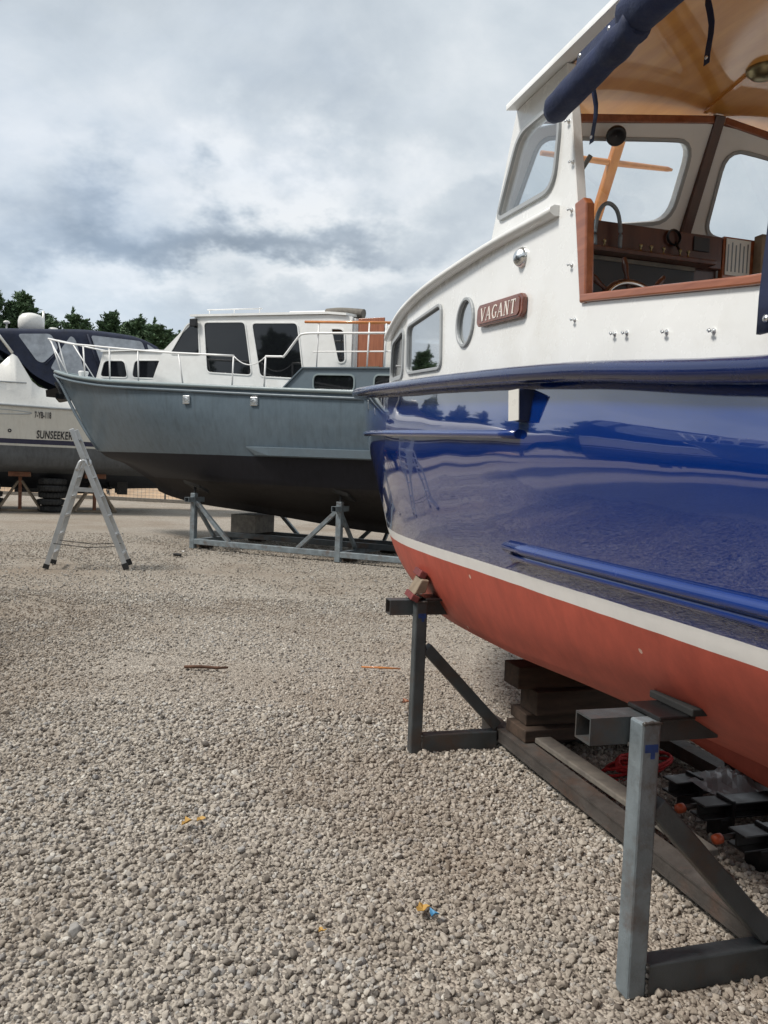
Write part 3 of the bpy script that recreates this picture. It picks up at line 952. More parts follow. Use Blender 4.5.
# trunk cabin roof and its moulding
edge = [(1.15, 1.07, 2.603), (1.6, 1.07, 2.60), (2.07, 1.07, 2.588), (2.45, 1.065, 2.55), (2.75, 1.035, 2.51), (3.02, 1.0, 2.465)]
rf = []
for i, (s, w, z) in enumerate(edge + [(3.1, 0.6, 2.485)]):
    row = []
    for k in range(-8, 9):
        q = k / 8
        bul = 0.25 * (1 - q * q) if i >= 5 else 0.0
        row.append((s + bul, w * q if i < 6 else 0.985 * q, z + (0.09 * (1 - q * q) if i < 6 else -0.03 + 0.09 * (1 - q * q))))
    rf.append(row)
MB().grid(rf).build('cabin_roof', M['white'], bb)
fr = [(3.02 + 0.25 * (1 - q * q), 1.0 * q, 2.465 + 0.09 * (1 - q * q)) for q in [k / 8 for k in range(7, -8, -1)]]
mold = catmull([(0.63, 1.06, 2.575), (1.15, 1.065, 2.592)] + [(s, w, z - 0.01) for s, w, z in edge[1:]], 4) + [Vector(p) for p in fr] + \
       catmull([(s, -w, z - 0.01) for s, w, z in edge[:0:-1]] + [(1.15, -1.065, 2.592), (0.63, -1.06, 2.575)], 4)
MB().tube(mold, 0.021, 8, sx=1.5).build('roof_moulding', M['white'], bb)
# windscreen: two raked halves meeting on the centre line
A0 = {1: Vector((1.28, 1.05, 2.6)), -1: Vector((1.28, -1.05, 2.6))}
for sg in (1, -1):
    P1, P2 = A0[sg], Vector((1.46, 0, 2.6))
    ax = (P2 - P1); L = ax.length; ax.normalize()
    ay = Vector((1.06, sg * 1.05, 3.06)) - P1
    ay = (ay - ax * ay.dot(ax)).normalized()
    nn = ax.cross(ay) * sg
    if nn.x > 0: nn = -nn
    out = [(0, -0.02), (L, -0.02), (L, 0.725), (L * 0.6, 0.675), (L * 0.25, 0.585), (0.03, 0.50)]
    hole = rpoly([(0.05, 0.095), (0.915, 0.275), (0.885, 0.625), (0.085, 0.475)], [0.06, 0.10, 0.10, 0.06]) if sg == 1 else \
           rpoly([(0.115, 0.105), (0.945, 0.245), (0.945, 0.625), (0.17, 0.505)], [0.08, 0.06, 0.10, 0.08])
    MB().panel(out, [hole], P1, ax, ay, nn * 0.035).build('windscreen', M['white'], bb)
    window(hole, P1 + nn * 0.035, ax, ay, -nn * 0.035, bb, M['grey_trim'], M['glass'], 0.014, 0.01, name='windscreen_pane')
    # header trim under the ceiling
    MB().bar(Vector((1.03, sg * 1.0, 3.075)), Vector((1.12, 0.02 * sg, 3.255)), 0.03, 0.035).build('header_trim', M['teak'], bb, 0.004)
MB().bar((1.385, 0.02, 2.62), (1.10, 0.02, 3.27), 0.052, 0.03, (1, 0, 0.4)).build('centre_post', M['dark_wood'], bb, 0.004)
# wheelhouse roof: cambered, front edge bowed
def roof_z(t): return 3.085 + 0.20 * (1 - (t / 1.12) ** 2)
def roof_front(t): return 1.0 + 0.42 * (1 - (t / 1.12) ** 2)
top, bot = [], []
for i in range(13):
    a = i / 12
    tr, br = [], []
    for k in range(-12, 13):
        t = 1.12 * k / 12
        s = -2.5 + (roof_front(t) + 2.5) * a
        e = 1 - (abs(k) / 12) ** 14
        tr.append((s, t, roof_z(t) + 0.012 + 0.03 * e * (1 if i < 12 else 0.3)))
        br.append((s, t, roof_z(t) + (0.0 if abs(k) < 12 else -0.01)))
    top.append(tr); bot.append(br)
rm = MB().grid(top)
for Q in (0, -1):
    rm.grid([top[Q], bot[Q]])
rm.grid([[r[0] for r in top], [r[0] for r in bot]]).grid([[r[-1] for r in top], [r[-1] for r in bot]])
rm.build('wheelhouse_roof', M['white'], bb)
cl = []
for r in bot:
    cl.append([(p[0] - 0.01, p[1] * 0.995, p[2] - 0.002) for p in r])
MB().grid(bot).build('roof_underside', M['white'], bb)
MB().grid([[(p[0] - 0.055, p[1] * 0.91, roof_z(p[1] * 0.91) - 0.006) for p in r] for r in bot]).build('ceiling_lining', M['ceiling'], bb)
MB().bar((1.10, 0.10, roof_z(0.1) - 0.012), (0.74, 0.16, roof_z(0.16) - 0.012), 0.018, 0.012).build('ceiling_batten', M['ceiling'], bb)
lamp = MB().lathe([(0.07, 0.0), (0.07, 0.01), (0.062, 0.018)], (0.70, 0.13, roof_z(0.13) - 0.008), (0, 0, -1), 28).build('ceiling_lamp', M['brass'], bb)
MB().lathe([(0.061, 0.0), (0.05, 0.012), (0.03, 0.02), (0.001, 0.022)], (0.70, 0.13, roof_z(0.13) - 0.026), (0, 0, -1), 28).build('lens', M['brass'], lamp)
# aft roof posts
for sg in (1, -1):
    MB().bar((-2.35, sg * 1.02, 1.95), (-2.4, sg * 1.05, 3.08), 0.06, 0.06).build('roof_post', M['white'], bb, 0.006)
    # wooden trim of the opening
    MB().prism([(0.43, sg * 1.062, 2.20), (0.392, sg * 1.062, 2.195), (0.418, sg * 1.062, 2.54), (0.44, sg * 1.062, 2.565), (0.500, sg * 1.062, 2.56)], (0, -sg * 0.035, 0)).build('opening_trim', M['teak'], bb, 0.006)
    MB().prism([(0.43, sg * 1.064, 2.203), (-0.41, sg * 1.064, 2.088), (-1.3, sg * 1.064, 1.998), (-2.3, sg * 1.064, 1.935), (-2.3, sg * 1.064, 1.962), (-1.3, sg * 1.064, 2.025), (-0.41, sg * 1.064, 2.115), (0.43, sg * 1.064, 2.232)],
               (0, -sg * 0.075, 0)).build('sill', M['teak'], bb, 0.006)
# studs for the cockpit cover
for s, z in [(0.536, 2.55), (0.515, 2.351), (0.473, 2.151), (0.21, 2.063), (0.141, 2.055), (-0.064, 2.027), (-0.269, 1.999), (0.59, 2.88), (0.545, 2.72)]:
    m_ = MB().lathe([(0.008, 0), (0.008, 0.003), (0.0035, 0.005), (0.0035, 0.014), (0.006, 0.016), (0.001, 0.018)], (s, T, z), (0, 1, 0), 10)
    m_.bar((s - 0.010, T + 0.014, z - 0.003), (s + 0.010, T + 0.014, z + 0.003), 0.003, 0.006)
    m_.build('cover_stud', M['chrome'], bb)
# cowl vent
cv = []
for i in range(9):
    a = i / 8
    r = 0.040 * math.sqrt(max(0, 1 - (a * 1.0) ** 2.2)) if i else 0.040
    cv.append((r, 0.036 * a))
MB().lathe(cv, (0.925, T, 2.475), (-0.35, 1, 0.1), 20).lathe([(0.042, 0), (0.042, 0.005), (0.03, 0.006)], (0.925, T, 2.475), (0, 1, 0), 20).build('cowl_vent', M['chrome'], bb)
# name board: carved letters
nb_o = Vector((1.325, T + 0.002, 2.304)); nx = Vector((-1, 0, -0.062)).normalized(); ny = Vector((-0.062, 0, 1)).normalized()
def nbp(a, b, c=0.0): return nb_o + nx * a + ny * b + Vector((0, c, 0))
board = rpoly([(0.0, -0.03), (0.022, -0.048), (0.448, -0.048), (0.47, -0.03), (0.47, 0.03), (0.448, 0.048), (0.022, 0.048), (0.0, 0.03)], 0.006, 2)
nb = MB().prism([nbp(a, b) for a, b in board], (0, 0.022, 0)).build('name_board', M['sign_wood'], bb, 0.004)
inner = [(0.02 + (a / 0.47) * 0.43, b * 0.82) for a, b in board]
MB().prism([nbp(a, b, 0.0222) for a, b in inner], (0, 0.004, 0)).build('raised_panel', M['sign_wood'], nb, 0.002)
GL = {  # strokes: (x0,y0,x1,y1,width)
    'V': [(0.06, 1, 0.42, 0, 0.17), (0.42, 0.02, 0.74, 1, 0.07), (-0.04, 0.98, 0.22, 0.98, 0.05), (0.6, 0.98, 0.86, 0.98, 0.05)],
    'A': [(0.38, 1, 0.74, 0, 0.17), (0.38, 0.98, 0.06, 0, 0.07), (0.18, 0.36, 0.6, 0.36, 0.05), (-0.04, 0.02, 0.18, 0.02, 0.05), (0.6, 0.02, 0.88, 0.02, 0.05)],
    'G': [(0.74, 0.84, 0.56, 0.97, 0.08), (0.56, 0.97, 0.34, 0.95, 0.08), (0.34, 0.95, 0.14, 0.72, 0.13), (0.14, 0.74, 0.12, 0.30, 0.17), (0.13, 0.3, 0.32, 0.05, 0.13), (0.32, 0.05, 0.54, 0.02, 0.08), (0.54, 0.02, 0.72, 0.12, 0.08), (0.72, 0.08, 0.72, 0.42, 0.13), (0.56, 0.42, 0.84, 0.42, 0.05)],
    'N': [(0.12, 0, 0.12, 1, 0.07), (0.12, 1, 0.68, 0, 0.17), (0.68, 0, 0.68, 1, 0.07), (-0.02, 0.02, 0.26, 0.02, 0.05), (-0.04, 0.98, 0.2, 0.98, 0.05), (0.54, 0.98, 0.82, 0.98, 0.05)],
    'T': [(0.38, 0, 0.38, 1, 0.17), (0.02, 0.97, 0.74, 0.97, 0.07), (0.04, 0.78, 0.04, 1, 0.05), (0.73, 0.78, 0.73, 1, 0.05), (0.22, 0.02, 0.54, 0.02, 0.05)]}
lm = MB()
cur = 0.055
for ch in 'VAGANT':
    W_, H_ = 0.062, 0.056
    for x0, y0_, x1, y1, w in GL[ch]:
        a0, a1 = cur + x0 * W_ + 0.006 * y0_, cur + x1 * W_ + 0.006 * y1
        b0, b1 = -0.028 + y0_ * H_, -0.028 + y1 * H_
        d = Vector((a1 - a0, b1 - b0)); d.normalize()
        p = Vector((-d.y, d.x)) * w * W_ / 2
        q = [(a0 - p.x, b0 - p.y), (a1 - p.x, b1 - p.y), (a1 + p.x, b1 + p.y), (a0 + p.x, b0 + p.y)]
        lm.prism([nbp(a, b, 0.0262) for a, b in q], (0, 0.002 + 0.0004 * rnd.random(), 0))
    cur += 0.0625
lm.build('boat_lettering', M['letter'], nb)
# helm
dash = MB().box(0.90, 0.93, 0.12, 0.98, 2.52, 2.658).box(0.94, 1.22, 0.12, 0.98, 2.56, 2.60).box(0.93, 0.96, 0.12, 0.98, 1.9, 2.66).build('dashboard', M['dark_wood'], bb, 0.004)
MB().box(0.83, 0.898, 0.2, 0.98, 2.515, 2.535).build('shelf', M['dark_wood'], dash, 0.004)
MB().box(0.895, 0.899, 0.26, 0.95, 2.2, 2.50).build('panel', M['black_plastic'], dash)
MB().box(0.888, 0.899, 0.26, 0.95, 2.495, 2.512).build('shelf_strip', M['grey_wood'], dash)
for t in (0.80, 0.72, 0.55, 0.50, 0.44, 0.36, 0.32):
    MB().lathe([(0.010, 0), (0.010, 0.006), (0.004, 0.008), (0.004, 0.022), (0.008, 0.025), (0.008, 0.033), (0.002, 0.036)], (0.86, t, 2.535), (0, 0, 1), 12).build('control_knob', M['brass'], dash)
MB().tube(catmull([(0.86, 0.762, 2.54), (0.86, 0.765, 2.62), (0.86, 0.745, 2.69), (0.86, 0.71, 2.715), (0.86, 0.67, 2.69), (0.86, 0.65, 2.62), (0.86, 0.648, 2.54)], 6), 0.0085, 8).build('grab_handle', M['galv'], dash)
MB().lathe([(0.03, 0), (0.036, 0.012), (0.03, 0.02)], (0.898, 0.375, 2.625), (-1, 0, 0), 20).tube([(0.88, 0.37, 2.60), (0.86, 0.36, 2.56), (0.865, 0.365, 2.53)], 0.006, 6).build('handset', M['black_plastic'], dash)
MB().box(0.893, 0.899, 0.19, 0.27, 2.585, 2.645).build('gauge_panel', M['black_plastic'], dash, 0.002)
wc = Vector((0.60, 0.74, 2.215)); wa = Vector((-1, 0, 0.25)).normalized()
wx = Vector((0, 1, 0)); wy = wa.cross(wx)
wh = MB().tube([wc + (wx * math.cos(a) + wy * math.sin(a)) * 0.135 for a in [2 * PI * k / 40 for k in range(40)]], 0.014, 8, closed=True, up=wa).build('steering_wheel', M['dark_wood'], bb)
MB().tube([wc - wa * -0.013 + (wx * math.cos(a) + wy * math.sin(a)) * 0.128 for a in [2 * PI * k / 40 for k in range(40)]], 0.006, 6, closed=True, up=wa).build('brass_ring', M['chrome'], wh)
sp = MB()
for k in range(8):
    a = 2 * PI * k / 8 + PI / 2 + 0.05
    d = wx * math.cos(a) + wy * math.sin(a)
    sp.tube([wc + d * 0.03, wc + d * 0.12, wc + d * 0.15, wc + d * 0.165, wc + d * 0.20, wc + d * 0.235], [0.010, 0.009, 0.010, 0.008, 0.014, 0.009], 8, up=wa)
sp.lathe([(0.04, -0.02), (0.04, 0.02), (0.02, 0.03), (0.001, 0.03)], wc, wa, 16)
sp.build('wheel_spokes', M['dark_wood'], wh)
MB().tube([wc, wc + Vector((0.3, 0, -0.08))], 0.02, 8).build('wheel_shaft', M['chrome'], wh)
bd = MB().box(0.90, 0.93, -0.16, 0.115, 1.9, 2.665).build('chart_board', M['teak'], bb, 0.004)
MB().box(0.893, 0.897, -0.02, 0.105, 2.50, 2.655).build('chart_paper', M['paper'], bd)
ln = MB()
for k in range(6):
    ln.box(0.8915, 0.8925, -0.008 + k * 0.02, -0.002 + k * 0.02, 2.515, 2.64 - 0.01 * (k % 2))
ln.build('printed_lines', M['galv'], bd)
MB().box(0.85, 0.90, -0.15, -0.04, 2.3, 2.68).build('locker_post', M['pale_timber'], bb, 0.004)
MB().box(0.86, 0.90, -0.98, -0.17, 1.9, 2.55).build('companion_bulkhead', M['dark_wood'], bb)
# horn under the header
MB().lathe([(0.014, -0.01), (0.032, 0.0), (0.043, 0.014), (0.041, 0.028), (0.034, 0.031), (0.02, 0.022), (0.001, 0.02)], (1.02, 0.60, 3.068), (-0.75, 0.25, -0.75), 20).build('loudspeaker', M['black_plastic'], bb)
# mast and yard ahead of the wheelhouse, wipers
mst = MB().bar((2.47, 0, 2.63), (1.80, 0, 3.78), 0.058, 0.05, (1, 0, 0.5)).build('mast', M['mast_wood'], bb, 0.01)
MB().tube([(2.03, 0.45, 3.375), (2.03, 0.0, 3.385), (2.03, -0.36, 3.40), (2.03, -0.39, 3.40)], [0.014, 0.018, 0.014, 0.008], 8).build('yard', M['mast_wood'], mst)
MB().tube([(1.33, 0.72, 2.80), (1.22, 0.60, 3.05)], 0.012, 6).tube([(1.34, 0.70, 2.80), (1.25, 0.615, 2.97)], 0.009, 6).build('wiper', M['rubber'], bb)
# rolled side curtain under the eave
def roll(pts, r, nm, n=18):
    P = catmull(pts, 5)
    rows_ = []
    for i, p in enumerate(P):
        rr = r * (0.95 + 0.10 * noise.noise(Vector((i * 0.35, 1.3, 2))))
        if i == 0 or i == len(P) - 1: rr *= 0.75
        rows_.append([(p.x + 0.004 * noise.noise(Vector((k, i, 0.5))), p.y + math.cos(2 * PI * k / n) * rr * (1 + 0.10 * noise.noise(Vector((math.cos(2 * PI * k / n) * 2, math.sin(2 * PI * k / n) * 2, i * 0.22)))), p.z + math.sin(2 * PI * k / n) * rr * 1.05) for k in range(n)])
    m_ = MB().grid(rows_, closed=True)
    m_.add(rows_[0], [tuple(range(n))]).add(rows_[-1], [tuple(range(n))[::-1]])
    return m_.build(nm, M['canvas'], bb)
cr = roll([(0.555, 1.135, 2.885), (0.40, 1.14, 2.895), (0.2, 1.145, 2.905), (0.08, 1.145, 2.915), (0.03, 1.14, 2.93)], 0.050, 'rolled_curtain')
cr2 = roll([(0.10, 1.13, 2.965), (-0.05, 1.14, 2.96), (-0.3, 1.15, 2.95), (-0.44, 1.15, 2.95)], 0.064, 'rolled_curtain')
MB().prism([(0.44, 1.105, 3.035), (0.43, 1.13, 2.92), (-0.45, 1.13, 2.95), (-0.45, 1.105, 3.065)], (0, 0.004, 0)).build('curtain_flap', M['canvas'], bb)
for s in (0.42, 0.24, 0.06, -0.15):
    MB().lathe([(0.008, 0), (0.008, 0.004), (0.002, 0.006)], (s, 1.111, 3.02), (0, 1, -0.1), 10).build('snap_fastener', M['chrome'], bb)
def strap(s, t, z1, z0, w):
    pts = [Vector((s + 0.006 * math.sin(k * 1.3), t + 0.008 * math.sin(k * 0.9), z1 + (z0 - z1) * k / 8)) for k in range(9)]
    rows_ = [[p + Vector((w / 2, 0.001, 0)), p + Vector((w / 2, -0.001, 0)), p + Vector((-w / 2, -0.001, 0)), p + Vector((-w / 2, 0.001, 0))] for p in pts]
    m_ = MB().grid(rows_, smooth=False, closed=True)
    m_.add(rows_[0], [(0, 1, 2, 3)]).add(rows_[-1], [(3, 2, 1, 0)])
    o = m_.build('tie_strap', M['canvas'], bb)
    MB().lathe([(0.006, 0), (0.006, 0.003), (0.001, 0.004)], (pts[-1].x, pts[-1].y + 0.001, z0 + 0.02), (0, 1, 0), 10).build('snap', M['chrome'], o)
strap(0.435, 1.04, 3.0, 2.745, 0.026)
strap(0.163, 0.80, roof_z(0.8), 2.925, 0.028)
# side curtain left hanging at the aft part of the opening
ct = []
for i in range(14):
    z = 1.955 + 1.11 * i / 13
    row = []
    for k in range(26):
        s = -0.478 - 0.09 * (i / 13) - 1.9 * k / 25
        row.append((s, 1.095 + 0.012 * math.sin(k * 1.1 + i * 0.15) + 0.008 * noise.noise(Vector((k * 0.5, i * 0.4, 3))), z - 0.055 * k / 25))
    ct.append(row)
cb = MB().grid(ct)
cb.grid([[(p[0], p[1] - 0.012, p[2]) for p in r] for r in ct])
cb.grid([[r[0] for r in ct], [(r[0][0], r[0][1] - 0.012, r[0][2]) for r in ct]]).grid([ct[0], [(p[0], p[1] - 0.012, p[2]) for p in ct[0]]])
cso = cb.build('side_curtain', M['canvas'], bb)
MB().lathe([(0.009, 0), (0.009, 0.004), (0.002, 0.006)], (-0.52, 1.105, 1.985), (0, 1, 0), 10).build('snap', M['chrome'], cso)

# ------------------------------------------------------------------ its steel cradle
cd = empty('boat_cradle', BLUE_C, BLUE_R)
tag(cd, 'weathered steel cradle with posts and braces carrying the blue boat', 'boat cradle')
for sg in (1, -1):
    m_ = MB().box(-3.6, 2.36, sg * 0.45 - 0.05, sg * 0.45 + 0.05, 0.107, 0.117).box(-3.6, 2.36, sg * 0.45 - 0.05, sg * 0.45 + 0.05, 0.045, 0.055)
    m_.box(-3.6, 2.36, sg * 0.45 - 0.045, sg * 0.45 - 0.030, 0.055, 0.107).box(-3.6, 2.36, sg * 0.45 + 0.030, sg * 0.45 + 0.045, 0.055, 0.107)
    m_.build('base_beam', M['rusty'], cd)
STN = [2.145, 0.0, -2.2]
for s in STN:
    MB().box(s - 0.034, s + 0.034, -0.966, -0.505, 0.0, 0.104).box(s - 0.034, s + 0.034, 0.505, 0.966, 0.0, 0.104).box(s - 0.04, s + 0.04, -0.40, 0.40, 0.005, 0.1).build('cross_beam', M['dark_steel'], cd, 0.006)
    for sg in (1, -1):
        post = MB().box(s - 0.034, s + 0.034, sg * 1.0 - 0.034, sg * 1.0 + 0.034, 0.0, 0.868).build('post', M['galv'] if s < 1 else M['dark_steel'], cd, 0.008)
        MB().bar((s + 0.003, sg * 0.955, 0.60), (s + 0.003, sg * 0.50, 0.13), 0.06, 0.065).build('brace', M['dark_steel'], cd, 0.006)
        st = MB().hollow((s + 0.085, sg * 1.165, 0.822), (s + 0.085, sg * 0.70, 0.822), 0.09, 0.085).build('socket_tube', M['dark_steel'], cd)
        MB().box(s - 0.04, s + 0.13, sg * 0.90 - 0.05, sg * 0.90 + 0.08, 0.87, 0.885).build('top_plate', M['black_steel'], cd, 0.004)
def bead(mb, p, q, r=0.006):
    p, q = Vector(p), Vector(q)
    n = max(4, int((q - p).length / 0.008))
    mb.tube([p.lerp(q, k / n) + Vector((rnd.uniform(-1, 1), rnd.uniform(-1, 1), rnd.uniform(-1, 1))) * 0.0012 for k in range(n + 1)], [r * rnd.uniform(0.75, 1.25) for k in range(n + 1)], 6)
M['weld'] = mat('weld_bead_steel', (0.09, 0.085, 0.08), 0.5, 0.5, var=0.4, scale=40)
M['blue_mark'] = mat('blue_marker_paint', (0.018, 0.05, 0.19), 0.6, var=0.3, scale=40)
for s in STN[:2]:
    for sg in (1, -1):
        yi = sg * 0.966
        for p_, q_ in (((s - 0.034, yi, 0.106), (s + 0.034, yi, 0.106)), ((s - 0.034, yi, 0.01), (s - 0.034, yi, 0.104)), ((s + 0.034, yi, 0.01), (s + 0.034, yi, 0.104)),
                       ((s - 0.03, yi, 0.64), (s + 0.03, yi, 0.64)), ((s - 0.03, yi, 0.55), (s + 0.03, yi, 0.55)), ((s + 0.036, sg * 1.034, 0.78), (s + 0.036, yi, 0.78)),
                       ((s - 0.036, yi, 0.866), (s - 0.036, sg * 1.034, 0.866))):
            bd_ = MB(); bead(bd_, p_, q_); bd_.build('weld_seam', M['weld'], cd)
        MB().box(s - 0.0352, s - 0.0345, sg * 0.975, sg * 1.02, 0.775, 0.80).box(s - 0.0353, s - 0.0346, sg * 0.985, sg * 1.0, 0.755, 0.775).build('paint_mark', M['blue_mark'], cd)
for sg in (1, -1):
    # swivelling pad with its timber at the forward post
    pd = MB().bar((2.30, sg * 1.02, 0.888), (2.09, sg * 1.05, 0.888), 0.045, 0.035, (0, -0.5, 1)).bar((2.36, sg * 0.955, 1.01), (2.16, sg * 0.985, 1.01), 0.04, 0.04, (0, -0.5, 1)).build('pad_bracket', M['red_pad'], cd, 0.004)
    MB().hexa([(2.12, sg * 0.98, 0.915), (2.32, sg * 0.94, 0.915), (2.32, sg * 1.02, 0.905), (2.12, sg * 1.05, 0.905), (2.12, sg * 0.96, 0.985), (2.32, sg * 0.925, 0.985), (2.32, sg * 0.975, 0.99), (2.12, sg * 1.005, 0.99)]).build('pad_block', M['pale_timber'], pd, 0.006)
    MB().box(-0.06, 0.16, sg * 0.80 - 0.07, sg * 0.80 + 0.08, 0.886, 0.91).build('pad_block', M['rubber'], cd, 0.004)

# ================================================================== GREY STEEL CRUISER
GREY_C, GREY_R = (-0.24, 14.54, 0), math.atan2(0.42, -0.91)
gb = empty('steel_cruiser', GREY_C, GREY_R)
tag(gb, 'blue grey steel motor boat with white cabin and dark windows standing on a galvanised cradle', 'boat')
gz_ = pch([-4.5, -1, 1, 3, 5, 6.5, 7.85], [2.70, 2.79, 2.86, 2.95, 3.07, 3.24, 3.46])
gk = pch([-4.5, -2, 0, 2, 2.87, 3.85, 4.6, 4.95], [0.36, 0.40, 0.46, 0.62, 0.68, 0.75, 0.87, 0.97])
gc = pch([-4.5, 1.8, 4, 5.6], [1.16, 1.22, 1.36, 1.50])
g_gun = beam(1.62, 2.2, 7.85, 2.3, 0.85, -1, -4.5)
glv = [(g_gun, 7.85, gz_),
       (beam(1.60, 2.0, 7.25, 2.1, 0.85, -1, -4.5), 7.25, lambda s: 1.74 + (gz_(s) - 1.74) * 0.55),
       (beam(1.47, 1.2, 6.55, 1.9, 0.85, -1, -4.5), 6.55, lambda s: 1.74),
       (beam(1.30, 0.8, 5.85, 1.8, 0.85, -1, -4.5), 5.85, gc),
       (beam(0.62, 0.5, 5.3, 1.8, 0.85, -1, -4.5), 5.3, lambda s: gc(s) * 0.5 + gk(s) * 0.5 + 0.03),
       (beam(0.09, 0.5, 5.0, 2, 0.9, -1, -4.5), 5.0, lambda s: gk(s) + 0.14),
       (beam(0.06, 0.5, 4.9, 2, 0.9, -1, -4.5), 4.9, gk)]
rows = hull_mesh(glv, -4.5, lambda u: 1 - (1 - u) ** 1.3, 56, 4, hard=(3, 5))
hm = MB().grid(rows)
hm.add(rows[0], [tuple(range(len(rows[0])))])
hm.build('hull', M['grey_hull'], gb)
dk = []
for i in range(41):
    s = -4.45 + 12.2 * i / 40
    w = max(g_gun(s) - 0.03, 0.004)
    dk.append([(s, w * k / 4, gz_(s) - 0.12 + 0.03 * (1 - (k / 4) ** 2)) for k in range(-4, 5)])
MB().grid(dk).build('deck', M['grey_light'], gb)
for dz, r, nm, mm in ((0.0, 0.035, 'gunwale_rail', 'grey_light'), (-0.10, 0.026, 'rub_strake', 'grey_paint')):
    g = []
    for k in range(60):
        s = -4.5 + 12.36 * (1 - (1 - k / 59) ** 1.5)
        g.append((s, g_gun(min(s, 7.85)) + 0.015 + dz * 0.06, gz_(s) + dz))
    g += [(7.9, 0, gz_(7.85) + dz)] + [(x, -y, z) for x, y, z in g[::-1]]
    MB().tube(g, r, 8).build(nm, M[mm], gb)
MB().tube([(7.90, 0, 3.4), (7.72, 0, 3.2), (7.28, 0, 2.56), (6.9, 0, 2.1), (6.58, 0, 1.76)], 0.035, 8).build('stem_bar', M['grey_paint'], gb)
def lift(f, s): return gz_(s) - 0.02
for sg in (1, -1):
    # raised quarter with its window
    tq = 1.60
    org, ax, ay, th = (0, sg * tq, 0), (1, 0, 0), (0, 0, 1), (0, -sg * 0.06, 0)
    hq = rpoly([(0.36, 2.845), (-0.38, 2.825), (-0.38, 3.075), (0.36, 3.095)], 0.09)
    hq2 = rpoly([(-0.75, 2.83), (-1.15, 2.82), (-1.15, 3.06), (-0.75, 3.075)], 0.09)
    MB().panel([(0.98, 2.83), (0.58, 3.21), (-3.6, 3.13), (-3.6, 2.70), (-1, 2.76)], [hq, hq2], org, ax, ay, th).build('raised_quarter', M['grey_paint'], gb)
    for h in (hq, hq2): window(h, org, ax, ay, th, gb, M['grey_light'], M['dark_glass'], 0.025, 0.012, name='quarter_window')
    MB().bar((0.99, sg * 1.585, 2.84), (0.575, sg * 1.585, 3.215), 0.09, 0.02, (1, 0, 1)).bar((0.575, sg * 1.585, 3.215), (-3.6, sg * 1.585, 3.135), 0.09, 0.02).build('quarter_cap', M['grey_paint'], gb)
    # spray strake along the waterline
    ps = []
    for k in range(12):
        s = 1.72 - 5.6 * k / 11
        y = 1.50 if s > -1 else 1.50 * (1 - 0.10 * ((-1 - s) / 3.5) ** 2)
        d_ = 0.02 if k == 0 else 0.11
        ps.append([(s, sg * (y - 0.06), 1.905 - k * 0.002), (s - (0 if k else 0), sg * (y + d_), 1.885 - k * 0.002), (s - (0.2 if k == 0 else 0), sg * (y + d_ * 0.9), 1.75), (s - (0.2 if k == 0 else 0), sg * (y - 0.08), 1.74)])
    m_ = MB().grid(ps, smooth=False, closed=True); m_.add(ps[0], [(0, 1, 2, 3)]).add(ps[-1], [(3, 2, 1, 0)])
    m_.build('spray_strake', M['grey_paint'], gb)
    # fore cabin side
    h1 = rpoly([(5.68, 3.215), (5.58, 3.525), (5.06, 3.515), (4.97, 3.19)], 0.09)
    h2 = rpoly([(4.86, 3.19), (4.80, 3.515), (4.14, 3.50), (4.03, 3.16)], 0.09)
    org = (0, sg * 0.9, 0)
    MB().panel([(5.90, 2.88), (5.62, 3.70), (3.95, 3.66), (3.95, 2.80)], [h1, h2], org, ax, ay, (0, -sg * 0.04, 0)).build('fore_cabin_side', M['white'], gb)
    for h in (h1, h2): window(h, org, ax, ay, (0, -sg * 0.04, 0), gb, M['white'], M['dark_glass'], 0.02, name='fore_cabin_window')
    # main cabin side
    org = (0, sg * 1.1, 0)
    w1 = rpoly([(3.76, 3.60), (3.37, 4.14), (3.14, 4.145), (3.09, 3.575)], [0.05, 0.12, 0.05, 0.05])
    w2 = rpoly([(3.00, 4.14), (2.11, 4.11), (1.93, 3.175), (2.90, 3.24)], 0.08)
    w3 = rpoly([(1.95, 4.085), (1.02, 4.05), (0.86, 3.10), (1.74, 3.15)], 0.08)
    w4 = rpoly([(0.34, 3.93), (0.10, 3.915), (0.06, 3.37), (0.18, 3.36)], [0.03, 0.1, 0.06, 0.05])
    MB().panel([(4.30, 2.80), (4.10, 3.30), (3.95, 3.63), (3.20, 4.255), (0.3, 4.17), (-0.05, 4.12), (-0.05, 2.72)], [w1, w2, w3, w4], org, ax, ay, (0, -sg * 0.04, 0)).build('cabin_side', M['white'], gb)
    for h in (w1, w2, w3, w4): window(h, org, ax, ay, (0, -sg * 0.04, 0), gb, M['white'], M['dark_glass'], 0.02, name='cabin_window')
    # aft cockpit bulwark: pale boards beside the door
    MB().box(-1.02, -0.68, sg * 1.05 - 0.02, sg * 1.05 + 0.02, 3.0, 3.95).build('side_board', M['gel'], gb, 0.006)
    # mooring fairleads
    for s, z in ((2.95, 2.69), (1.5, 2.66)):
        y = g_gun(s) - 0.005
        f = MB().box(s - 0.075, s + 0.075, sg * y - 0.01, sg * y + 0.03, z - 0.075, z + 0.075).build('fairlead', M['chrome'], gb, 0.012)
        MB().lathe([(0.05, 0), (0.03, 0.004)], (s, sg * (y + 0.03), z), (0, sg, 0), 14).build('mouth', M['chrome'], f)
